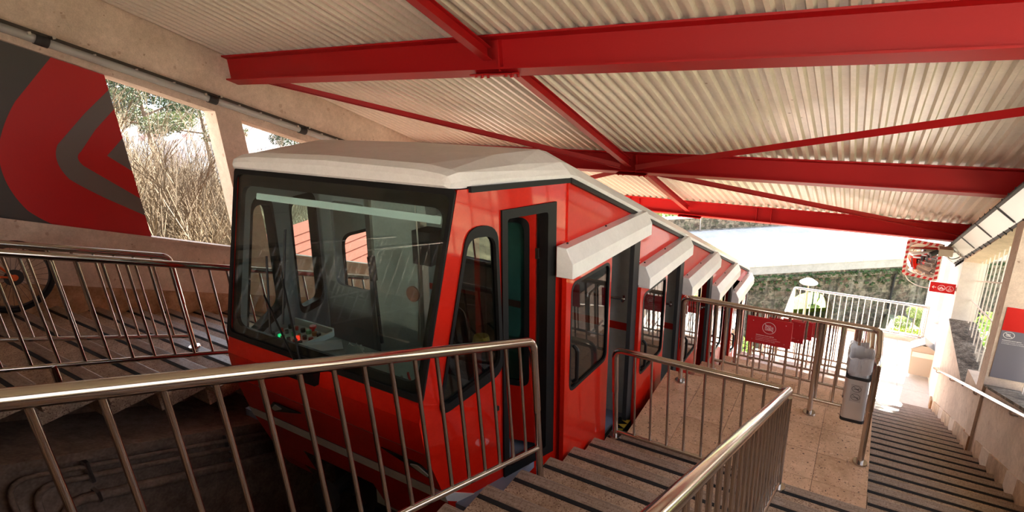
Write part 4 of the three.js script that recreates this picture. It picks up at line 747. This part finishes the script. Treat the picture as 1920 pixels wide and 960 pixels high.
// road on a stone retaining wall with an arch
const RD = { p: [-1.63, -12.43, -34.3], a: 32.15 * D2R };
const roadAt = (x, y, z) => V(x, y, z).applyAxisAngle(V(0, 1, 0), RD.a).add(V(...RD.p));
{
  const wall = canvasTex(1024, 512, (c, w, h) => {
    c.fillStyle = '#8d8270'; c.fillRect(0, 0, w, h);
    for (let i = 0; i < 5200; i++) { const v = rnd(), s = 3 + 22 * rnd() * rnd(); c.fillStyle = v < 0.35 ? 'rgba(58,54,44,0.4)' : v < 0.6 ? 'rgba(186,170,146,0.4)' : v < 0.8 ? 'rgba(70,80,52,0.35)' : 'rgba(120,92,76,0.35)'; c.beginPath(); c.ellipse(rnd() * w, rnd() * h, s, s * 0.6, rnd() * 3, 0, 7); c.fill(); }
    c.strokeStyle = 'rgba(40,36,30,0.35)'; c.lineWidth = 2;
    for (let y = 0; y < h; y += 26) { c.beginPath(); for (let x = 0; x <= w; x += 16) c.lineTo(x, y + 5 * rnd()); c.stroke(); for (let x = rnd() * 40; x < w; x += 34 + 40 * rnd()) { c.beginPath(); c.moveTo(x, y); c.lineTo(x + 5, y + 26); c.stroke(); } }
    for (let i = 0; i < 26; i++) { const x = rnd() * w, y = rnd() * h * 0.5, L = 40 + 150 * rnd(); c.fillStyle = rnd() < 0.6 ? 'rgba(40,38,32,0.3)' : 'rgba(206,198,180,0.3)'; c.fillRect(x, y, 8 + 20 * rnd(), L); }
  }, 1); wall.repeat.set(1 / 12, 1 / 6);
  M.stone = std({ map: wall, roughness: 0.95, bumpMap: noiseTex([128, 128, 128], { rep: 1.6, amp: 120, srgb: false }), bumpScale: 0.05 });
  const r = thing('retaining_wall', 'weathered mossy stone retaining wall with an arch under the road', 'wall', RD.p); r.rotation.y = RD.a;
  const SK = 0.58, arch = (o) => { const s = new THREE.Path(); s.moveTo(o - 2.2, -9.5); s.lineTo(o - 2.2, -3.2); s.absarc(o - 0.75, -3.2, 1.45, Math.PI, 0, true); s.lineTo(o + 0.7, -9.5); s.closePath(); return s; };
  const face = (o) => plate(new THREE.Shape([[-16, -10], [34, -10], [34, 0], [-16, 0]].map((q) => new THREE.Vector2(...q))), [arch(o)], 0.7);
  mesh('stone_face', face(0).translate(0, 0, -0.7), M.stone, r);
  mesh('stone_face', face(SK * 7).translate(0, 0, -7.4), M.stone, r);
  mesh('ledge', box(-16, 34, -0.85, -0.68, 0, 0.16), M.stone, r);
  { const v = []; for (let i = 0; i < 24; i++) { const a = Math.PI * i / 24, b = Math.PI * (i + 1) / 24, q = (t, z) => [-0.75 + 1.45 * Math.cos(t) - SK * z, -3.2 + 1.45 * Math.sin(t), z]; v.push(...q(a, 0), ...q(b, -7), ...q(a, -7), ...q(a, 0), ...q(b, 0), ...q(b, -7)); } const g = new THREE.BufferGeometry(); g.setAttribute('position', new THREE.Float32BufferAttribute(v, 3)); g.computeVertexNormals(); const wl2 = (a) => hexa([[a, -9.5, 0], [a + 0.1, -9.5, 0], [a + 0.1 + SK * 7, -9.5, -7], [a + SK * 7, -9.5, -7], [a, -3.2, 0], [a + 0.1, -3.2, 0], [a + 0.1 + SK * 7, -3.2, -7], [a + SK * 7, -3.2, -7]]); mesh('vault', [g, wl2(-2.3), wl2(0.7)], M.stone, r); }
  for (let i = 0; i < 11; i++) { const a = Math.PI * (i + 0.06) / 11, b = Math.PI * (i + 0.94) / 11, q = (t, R) => [-0.75 + R * Math.cos(t), -3.2 + R * Math.sin(t)]; const s = new THREE.Shape([q(a, 1.46), q(b, 1.46), q(b, 1.85), q(a, 1.85)].map((p) => new THREE.Vector2(...p))); mesh('arch_stone', plate(s, [], 0.06).translate(0, 0, 0), M.stone, r); }
  { const moss = []; for (let i = 0; i < 900; i++) { const x = -9 + 21 * rnd(), s = 0.04 + 0.1 * rnd(), y = -0.66 + rr(-0.12, 0.05) - (rnd() < 0.3 ? rnd() * 0.8 : 0); moss.push(new THREE.TetrahedronGeometry(s).scale(1.6, 1, 0.7).rotateY(rnd() * 6).translate(x, y, 0.05 + 0.1 * rnd())); } const mo = mesh('moss', moss, flat(0.05, 0.085, 0.03, 1), r); mo.userData.kind = 'stuff'; }
  mesh('drain_pipe', pipe([[4.2, -0.75, 0.08], [3.9, -0.9, 0.1], [3.8, -3, 0.1]], 0.05, 0.2, 8), M.dark, r);
  const d = struct('road', box(-16, 34, -0.5, 0, 0.02, -7.35), M.road, scene, 'sunlit pale road on the retaining wall'); d.position.set(...RD.p); d.rotation.y = RD.a;
  const kb = thing('road_kerb', 'pale kerb along the near edge of the sunlit road', 'kerb', RD.p); kb.rotation.y = RD.a;
  for (let x = -16; x < 34; x += 1) mesh('kerb_stone', box(x + 0.01, x + 0.99, -0.02, 0.12, -0.45, 0.06), M.white, kb);
  const gw = thing('road_parapet', 'low dark stone parapet along the far side of the road', 'wall', RD.p); gw.rotation.y = RD.a;
  mesh('stone_face', box(-16, 34, 0, 0.85, -7.0, -7.35), M.stone, gw); mesh('coping', box(-16, 34, 0.85, 0.93, -6.95, -7.4), M.white, gw);
  // strip of planting behind the parapet
  const hp = [];
  for (let i = 0; i < 700; i++) { const x = -14 + 30 * rnd(); hp.push(new THREE.TetrahedronGeometry(0.08 + 0.16 * rnd()).rotateX(rnd() * 6).rotateY(rnd() * 6).translate(x, 0.9 + 0.35 * rnd() * (0.5 + 0.5 * Math.sin(x * 2.3)), -7.5 - rnd() * 0.5)); }
  const hg = mesh('low_planting', hp, flat(0.22, 0.3, 0.09, 1), scene); hg.position.set(...RD.p); hg.rotation.y = RD.a; hg.userData.kind = 'stuff'; tag(hg, 'straggly planting behind the dark stone parapet', 'plants');
  const pp = roadAt(-5.0, 0, -6.7), sp = thing('sign_post', 'thin grey post against the dark road parapet', 'post', pp.toArray()); mesh('pole', cyl([0, 0, 0], [0, 1.9, 0], 0.04, 8), M.steelDull, sp); mesh('base_flange', new THREE.CylinderGeometry(0.1, 0.1, 0.03, 12).translate(0, 0.015, 0), M.steelDull, sp);
  const mp = roadAt(-2.7, -0.3, -7.9), mast = thing('lattice_mast', 'slender lattice mast rising behind the road parapet', 'mast', mp.toArray());
  for (const [x, z] of [[-0.4, 0], [0.4, 0], [0, 0.6]]) mesh('leg', cyl([x, 0, z], [x, 9, z], 0.035, 6), M.steelDull, mast);
  for (let k = 0; k < 9; k++) for (const [a, b] of [[[-0.4, 0], [0.4, 0]], [[0.4, 0], [0, 0.6]], [[0, 0.6], [-0.4, 0]]]) mesh('lattice_bar', cyl([a[0], k, a[1]], [b[0], k + 1, b[1]], 0.02, 5), M.steelDull, mast);
}
{ const pk = struct('ground_park', box(-16, 24, -6.9, -6.6, -7.45, -46), std({ map: noiseTex([98, 122, 44], { rep: 3, amp: 40, tint: [1, 1, 0.6] }), roughness: 1 }), scene, 'sunlit lawn of the park beyond the stone arch'); pk.position.set(...RD.p); pk.rotation.y = RD.a; }
function streetLamp(p, h, label, dark) {
  const t = thing('street_lamp', label, 'lamp post', [p[0], p[1] - h, p[2]]), m = dark ? flat(0.05, 0.08, 0.12, 0.4) : flat(0.6, 0.62, 0.64, 0.4);
  mesh('pole', cyl([0, 0, 0], [0, h - 0.12, 0], 0.05, 10, 0.03), dark ? m : M.steelDull, t);
  mesh('shade', new THREE.LatheGeometry([[0.02, 0.2], [0.18, 0.16], [0.36, 0.03], [0.37, 0], [0.08, -0.04]].map((q) => new THREE.Vector2(...q)), 24).translate(0, h, 0), m, t);
  mesh('globe', new THREE.SphereGeometry(0.1, 14, 10).scale(1, 0.6, 1).translate(0, h - 0.06, 0), M.lens, t);
}
streetLamp([-1.82, -10.5, -26.1], 3.2, 'white-capped street lamp in front of the stone arch', false);
streetLamp([-2.6, -17.5, -43.1], 1.52, 'dark-capped street lamp seen through the stone arch, the taller', true);
streetLamp([-2.3, -18.4, -44.6], 0.62, 'dark-capped street lamp seen through the stone arch, the shorter', true);
// leaves as small cards with random tilt
function foliage(n, shape, s0, s1) {
  const v = new Float32Array(n * 9), o = V(), a = V(), b = V();
  for (let i = 0; i < n; i++) {
    const c = shape(), s = s0 + (s1 - s0) * rnd();
    a.set(rnd() - 0.5, rnd() - 0.5, rnd() - 0.5).normalize(); b.set(rnd() - 0.5, rnd() - 0.5, rnd() - 0.5).cross(a).normalize();
    o.set(...c); v.set([o.x + a.x * s, o.y + a.y * s, o.z + a.z * s, o.x + b.x * s * 0.5, o.y + b.y * s * 0.5, o.z + b.z * s * 0.5, o.x - a.x * s - b.x * s * 0.3, o.y - a.y * s - b.y * s * 0.3, o.z - a.z * s - b.z * s * 0.3], i * 9);
  }
  const g = new THREE.BufferGeometry(); g.setAttribute('position', new THREE.Float32BufferAttribute(v, 3)); g.computeVertexNormals(); return g;
}
const inBall = (cx, cy, cz, rx, ry = rx, rz = rx, hollow = 0) => () => { let x, y, z, d; do { x = rnd() * 2 - 1; y = rnd() * 2 - 1; z = rnd() * 2 - 1; d = x * x + y * y + z * z; } while (d > 1 || d < hollow); return [cx + x * rx, cy + y * ry, cz + z * rz]; };
const leafMat = (r, g, b) => phys({ color: rgb(r, g, b), roughness: 0.8, transmission: 0.35, thickness: 0 });
M.leafTopi = leafMat(0.3, 0.36, 0.14); M.leafBright = leafMat(0.42, 0.5, 0.06); M.leafPine = leafMat(0.035, 0.06, 0.022); M.leafPine2 = leafMat(0.065, 0.085, 0.026); M.leafGreen = leafMat(0.2, 0.34, 0.06); M.bark = flat(0.2, 0.14, 0.1, 0.95); M.twig = [flat(0.15, 0.11, 0.066, 0.95), flat(0.11, 0.08, 0.048, 0.95), flat(0.19, 0.145, 0.092, 0.95)];
// clipped garden shrubs past the lower railing
[['globe-clipped shrub, the nearest to the lower railing post', 1.48, -9.87, -22.1, 0.27], ['globe-clipped shrub standing highest on the garden bank', 1.85, -9.62, -22.6, 0.28], ['small globe-clipped shrub by the end wall', 2.05, -9.95, -22.5, 0.2]].forEach(([l, x, y, z, r]) => {
  const g = ground(x, z), t = thing('clipped_shrub', l, 'shrub', [x, g, z]);
  mesh('foliage', foliage(1500, inBall(0, y - g, 0, r, r * 0.8, r, 0.45), 0.02, 0.045), M.leafTopi, t); mesh('stem', cyl([0, 0, 0], [0, y - g, 0], 0.03, 7), M.bark, t);
});
{ const t = thing('garden_bush', 'bright yellow-green bush under the clipped shrubs', 'shrub', [1.75, ground(1.75, -21.6), -21.6]); mesh('foliage', foliage(3000, inBall(0, 0.05, 0, 0.8, 0.34, 0.5), 0.03, 0.06), M.leafBright, t); mesh('stem', cyl([0, 0, 0], [0, 0.2, 0], 0.03, 6), M.bark, t); }
for (let k = 0; k < 7; k++) { const x = 2.6 + 1.5 * (k % 3) + rnd(), z = -8.5 - k * 1.15, g = ground(x, z), t = thing('hedge_bush', 'leafy green bush seen through the white bars of the far opening', 'shrub', [x, g, z], 'bushes outside the barred opening'); mesh('foliage', foliage(1700, inBall(0, 0.8, 0, 0.8, 0.9, 0.8, 0.1), 0.05, 0.1), k % 2 ? M.leafBright : M.leafGreen, t); mesh('stem', cyl([0, 0, 0], [0, 0.8, 0], 0.04, 6), M.bark, t); }
for (let k = 0; k < 6; k++) { const rp = roadAt(-7 + k * 2.4, -6.6, -15 - 2 * (k % 3)), x = rp.x, z = rp.z, g = rp.y, t = thing('park_bush', 'sunlit bush in the park beyond the stone arch', 'shrub', [x, g, z], 'park bushes beyond the arch'); mesh('foliage', foliage(1500, inBall(0, 1.4, 0, 1.4, 1.5, 1.4), 0.1, 0.2), k % 2 ? M.leafBright : M.leafGreen, t); mesh('stem', cyl([0, 0, 0], [0, 1.4, 0], 0.06, 6), M.bark, t); }
for (let k = 0; k < 4; k++) { const x = -5.6 + k * 0.5, z = -15.6 - k * 2.2, g = ground(x, z), t = thing('track_bush', 'leafy bush beside the track past the lower end of the car', 'shrub', [x, g, z], 'bushes past the car'); mesh('foliage', foliage(1500, inBall(0, 1.2, 0, 1.1, 1.3, 1.1), 0.06, 0.12), k % 2 ? M.leafGreen : M.leafBright, t); mesh('stem', cyl([0, 0, 0], [0, 1.2, 0], 0.05, 6), M.bark, t); }
{ // unseen evergreen added behind the right wall to keep low sun off the stairs
  const gx = 5.2, gz = -25, g = ground(gx, gz), t = thing('added_shade_evergreen', 'tall unseen evergreen added past the right wall to shade the stairs', 'tree', [gx, g, gz]);
  mesh('trunk', cyl([0, 0, 0], [-0.5, 13, 0], 0.3, 10, 0.12), M.bark, t);
  for (let k = 0; k < 7; k++) mesh('branch', cyl([-0.4, 8.5 + k * 0.7, 0], [-0.4 + 3.4 * Math.cos(k * 2.4), 10 + k * 0.8, 2 * Math.sin(k * 2.4)], 0.09, 6, 0.03), M.bark, t);
  mesh('foliage', foliage(15000, inBall(-2.2, 14.0, 0, 4.8, 2.6, 2.2), 0.1, 0.2), M.leafPine, t);
}
// bare winter thicket outside the far windows
function twigGeo(n, h) {
  const segs = [];
  const rec = (p, d, L, r, lv) => {
    const q = p.clone().addScaledVector(d, L); segs.push([p, q, r, r * 0.62]);
    if (lv === 0) return;
    const kids = lv > 2 ? 3 : 2 + (rnd() < 0.5 ? 1 : 0);
    for (let i = 0; i < kids; i++) { const e = d.clone().add(V(rr(-0.55, 0.55), rr(-0.12, 0.35), rr(-0.55, 0.55))).normalize(); rec(p.clone().lerp(q, 0.55 + 0.45 * rnd()), e, L * rr(0.55, 0.85), r * 0.63, lv - 1); }
  };
  for (let i = 0; i < n; i++) rec(V(rr(-0.5, 0.5), -0.2, rr(-0.5, 0.5)), V(rr(-0.35, 0.35), 1, rr(-0.35, 0.35)).normalize(), h * rr(0.28, 0.4), 0.03, 5);
  const v = [];
  for (const [a, b, r0, r1] of segs) {
    const d = b.clone().sub(a).normalize(), u = V(d.z, 0.2, -d.x).cross(d).normalize(), w = d.clone().cross(u);
    const ring = (c, r) => [0, 1, 2].map((k) => c.clone().addScaledVector(u, r * Math.cos(k * 2.094)).addScaledVector(w, r * Math.sin(k * 2.094)));
    const A = ring(a, r0), B = ring(b, r1);
    for (let k = 0; k < 3; k++) { const m = (k + 1) % 3; for (const t of [A[k], A[m], B[m], A[k], B[m], B[k]]) v.push(t.x, t.y, t.z); }
  }
  const g = new THREE.BufferGeometry(); g.setAttribute('position', new THREE.Float32BufferAttribute(v, 3)); g.computeVertexNormals(); return g;
}
{
  const gs = [0, 1, 2, 3].map((k) => { const g = geo(twigGeo(6, 4.2 + 0.4 * k)); g.userData.keep = true; return g; });
  let k = 0;
  for (let row = 0; row < 9; row++) for (let i = 0; i < 11; i++) {
    const x = -10.6 - row * 1.7 + rr(-0.6, 0.6), z = 1.5 - i * 1.55 - row * 0.25 + rr(-0.6, 0.6);
    if (x > -13.4 && z < -5 && z > -12) continue;
    const t = thing('bare_shrub', 'leafless tan shrub in the thicket outside the far windows', 'shrub', [x, ground(x, z), z], 'bare shrubs outside the far windows');
    const b = mesh('branches', gs[k % 4], M.twig[k % 3], t); b.rotation.y = rnd() * 6; const s = rr(0.95, 1.2) * (row > 4 ? 1.05 : 1); b.scale.set(s, s, s); k++;
  }
  for (let j = 0; j < 26; j++) { const x = -26 - 12 * rnd(), z = 2 - 34 * rnd(), t = thing('bare_shrub', 'leafless tan shrub in the thicket outside the far windows', 'shrub', [x, ground(x, z), z], 'bare shrubs outside the far windows'); const b = mesh('branches', gs[j % 4], M.twig[j % 3], t); b.rotation.y = rnd() * 6; const s = rr(1.1, 1.6); b.scale.set(s, s, s); }
  const stem = geo(twigGeo(3, 3.2)), many = new THREE.InstancedMesh(stem, M.twig[0], 1500), mt = new THREE.Matrix4(), qt = new THREE.Quaternion(), cl = new THREE.Color();
  for (let i = 0; i < 1500; i++) { const x = -11 - 34 * Math.pow(rnd(), 0.8), z = 3 - 40 * rnd(), s = rr(0.8, 1.35) * (x < -24 ? 1.3 : 1), bad = x > -13.6 && z < -4.6 && z > -12.4; mt.compose(V(x, ground(x, z) - (bad ? 6 : 0), z), qt.setFromAxisAngle(V(0, 1, 0), rnd() * 6.28), V(s, s, s)); many.setMatrixAt(i, mt); const v = rr(0.65, 1.25); many.setColorAt(i, cl.setRGB(v, v * rr(0.92, 1.02), v * rr(0.8, 1.05))); }
  many.name = 'bare_undergrowth'; many.castShadow = many.receiveShadow = true; many.userData.kind = 'stuff'; tag(many, 'tangle of thin bare stems covering the hillside between the shrubs', 'undergrowth'); scene.add(many);
  const pine = (x, z, top, label) => {
    const g = ground(x, z), h = top - g, t = thing('pine_tree', label, 'tree', [x, g, z]);
    mesh('trunk', cyl([0, 0, 0], [0.3, h * 0.96, 0], 0.22, 9, 0.07), M.bark, t);
    for (let q = 0; q < 9; q++) { const a = q * 2.4, y = h * (0.7 + 0.035 * q), r = 2.2 - 0.16 * q, c = [r * Math.cos(a), y + 0.5, r * Math.sin(a)]; mesh('branch', cyl([0.2, y, 0], c, 0.06, 5, 0.02), M.bark, t); mesh('needles', foliage(1500, inBall(c[0], c[1], c[2], 1.25, 0.5, 1.25), 0.05, 0.11), q % 3 ? M.leafPine : M.leafPine2, t); }
  };
  pine(-30, -14.2, 0.5, 'dark pine rising highest beside the mural edge');
  pine(-33, -18.6, -0.3, 'broad pine standing second along the thicket, past the highest one');
  pine(-27, -22.5, -1.2, 'pale green pine beside the white window jamb');
  pine(-34, -14.5, 0.9, 'far pine behind the highest one');
}
{ // house with a red tiled roof just outside
  const t = thing('tiled_house', 'low house with a red tiled roof just outside the far wall', 'house', [-10.3, -6.85, -9.2]);
  mesh('wall', box(-1.7, 1.6, 0, 2.95, -2.6, 2.4), M.white, t);
  for (const s of [-1, 1]) for (let k = 0; k < 7; k++) { const a = k / 7 * 1.9, b = (k + 1) / 7 * 1.9 + 0.05, y = (q) => 3.5 - 0.3 * q; mesh('tile_course', hexa([[s * a, y(a) - 0.06, -2.9], [s * b, y(b) - 0.06, -2.9], [s * b, y(b) - 0.06, 2.7], [s * a, y(a) - 0.06, 2.7], [s * a, y(a), -2.9], [s * b, y(b) + 0.03, -2.9], [s * b, y(b) + 0.03, 2.7], [s * a, y(a), 2.7]]), phys({ color: rgb(0.2 + 0.02 * (k % 2), 0.062, 0.048), roughness: 1, specularIntensity: 0.04 }), t); }
  mesh('gable', hexa([[-1.6, 2.9, 2.3], [1.5, 2.9, 2.3], [1.5, 2.9, 2.4], [-1.6, 2.9, 2.4], [-0.1, 3.4, 2.3], [0.1, 3.4, 2.3], [0.1, 3.4, 2.4], [-0.1, 3.4, 2.4]]), M.white, t);
}
{ // the town in the valley
  const wm = [[0.8, 0.78, 0.76], [0.75, 0.62, 0.58], [0.85, 0.83, 0.8], [0.7, 0.66, 0.62]].map((c) => flat(...c, 0.9)), rm = [[0.55, 0.3, 0.26], [0.6, 0.42, 0.36], [0.7, 0.68, 0.68]].map((c) => flat(...c, 0.9)), wn = flat(0.3, 0.32, 0.36, 0.4);
  const walls = geo(box(-0.5, 0.5, 0, 1, -0.5, 0.5)), roof = geo(hexa([[-0.54, 1, -0.54], [0.54, 1, -0.54], [0.54, 1, 0.54], [-0.54, 1, 0.54], [-0.5, 1.25, -0.02], [0.5, 1.25, -0.02], [0.5, 1.25, 0.02], [-0.5, 1.25, 0.02]])), win = geo(box(-0.06, 0.06, -0.05, 0.05, -0.02, 0.02));
  walls.userData.keep = roof.userData.keep = win.userData.keep = true;
  const put = (x, z, s, h, k) => { const t = thing('town_house', 'pale house with a low roof in the town down in the valley', 'building', [x, -118, z], 'houses of the valley town'); const w = mesh('wall', walls, wm[k % 4], t); w.scale.set(s, h, s * 1.2); const r = mesh('roof', roof, rm[k % 3], t); r.scale.set(s, h, s * 1.2); t.rotation.y = k * 1.57; for (let i = 0; i < 3; i++) { const q = mesh('window', win, wn, t); q.position.set(s * (i - 1) * 0.28, h * 0.6, s * 0.6); q.scale.set(s, s, 1); } };
  let k = 0;
  for (let i = 0; i < 9; i++) for (let j = 0; j < 7; j++) put(-160 + i * 19 + rr(-2, 2), -325 - j * 26 + i * 4 + rr(-3, 3), rr(8, 11), rr(7, 20), k++);
  for (let i = 0; i < 8; i++) for (let j = 0; j < 6; j++) put(-640 - j * 52 + rr(-5, 5), -380 - i * 44 + rr(-4, 4), rr(18, 25), rr(16, 44), k++);
}
{ // bicycle parked on the far stairs
  const c = [-6.62, -1.725, -1.63], wb = [-6.62, -1.725 + 0.485, -1.63 + 1.02];
  const t = thing('bicycle', 'bicycle with orange hubs parked by the wall on the far stairs', 'bicycle', c);
  const L = (p) => [p[0] - c[0], p[1] - c[1], p[2] - c[2]];
  for (const o of [[0, 0, 0], L(wb)]) {
    const ty = mesh('tyre', new THREE.TorusGeometry(0.315, 0.026, 10, 48).rotateY(Math.PI / 2).translate(...o), M.rubber, t);
    mesh('rim', new THREE.TorusGeometry(0.285, 0.01, 6, 48).rotateY(Math.PI / 2).translate(...o), M.dark, ty);
    const sp = []; for (let i = 0; i < 28; i++) { const a = i / 28 * Math.PI * 2; sp.push(cyl([o[0] + (i % 2 ? 0.03 : -0.03), o[1], o[2]], [o[0], o[1] + 0.285 * Math.sin(a), o[2] + 0.285 * Math.cos(a)], 0.0016, 4)); }
    mesh('spokes', sp, M.dark, ty);
    mesh('hub', new THREE.CylinderGeometry(0.03, 0.03, 0.11, 14).rotateZ(Math.PI / 2).translate(...o), M.orange, ty);
    mesh('brake_disc', new THREE.CylinderGeometry(0.075, 0.075, 0.012, 24).rotateZ(Math.PI / 2).translate(o[0] + 0.04, o[1], o[2]), M.dark, ty);
  }
  const w = L(wb), bb = [0, 0.2, 0.44], se = [0, 0.78, 0.42], hd = [0, 1.0, 0.98];
  mesh('frame', [cyl(bb, se, 0.018), cyl(bb, hd, 0.022), cyl(se, hd, 0.018), cyl([0.05, 0, 0], bb, 0.01), cyl([0.05, 0, 0], se, 0.009)], M.orange, t);
  mesh('fork', [cyl(hd, [0.05, w[1], w[2]], 0.014), cyl(hd, [-0.05, w[1], w[2]], 0.014)], M.dark, t);
  mesh('saddle', new THREE.SphereGeometry(0.13, 16, 8).scale(0.5, 0.25, 1).translate(0, 0.9, 0.36), M.black, t);
  mesh('handlebar', pipe([[-0.3, 1.12, 0.92], [0, 1.14, 1.0], [0.3, 1.12, 0.92]], 0.013, 0.1, 8), M.black, t);
  mesh('crank', [new THREE.CylinderGeometry(0.09, 0.09, 0.008, 24).rotateZ(Math.PI / 2).translate(0.06, ...bb.slice(1)), cyl([0.08, bb[1], bb[2]], [0.08, bb[1] - 0.1, bb[2] - 0.12], 0.01), box(0.08, 0.17, bb[1] - 0.115, bb[1] - 0.09, bb[2] - 0.16, bb[2] - 0.09)], M.dark, t);
}

renderer.render(scene, camera);
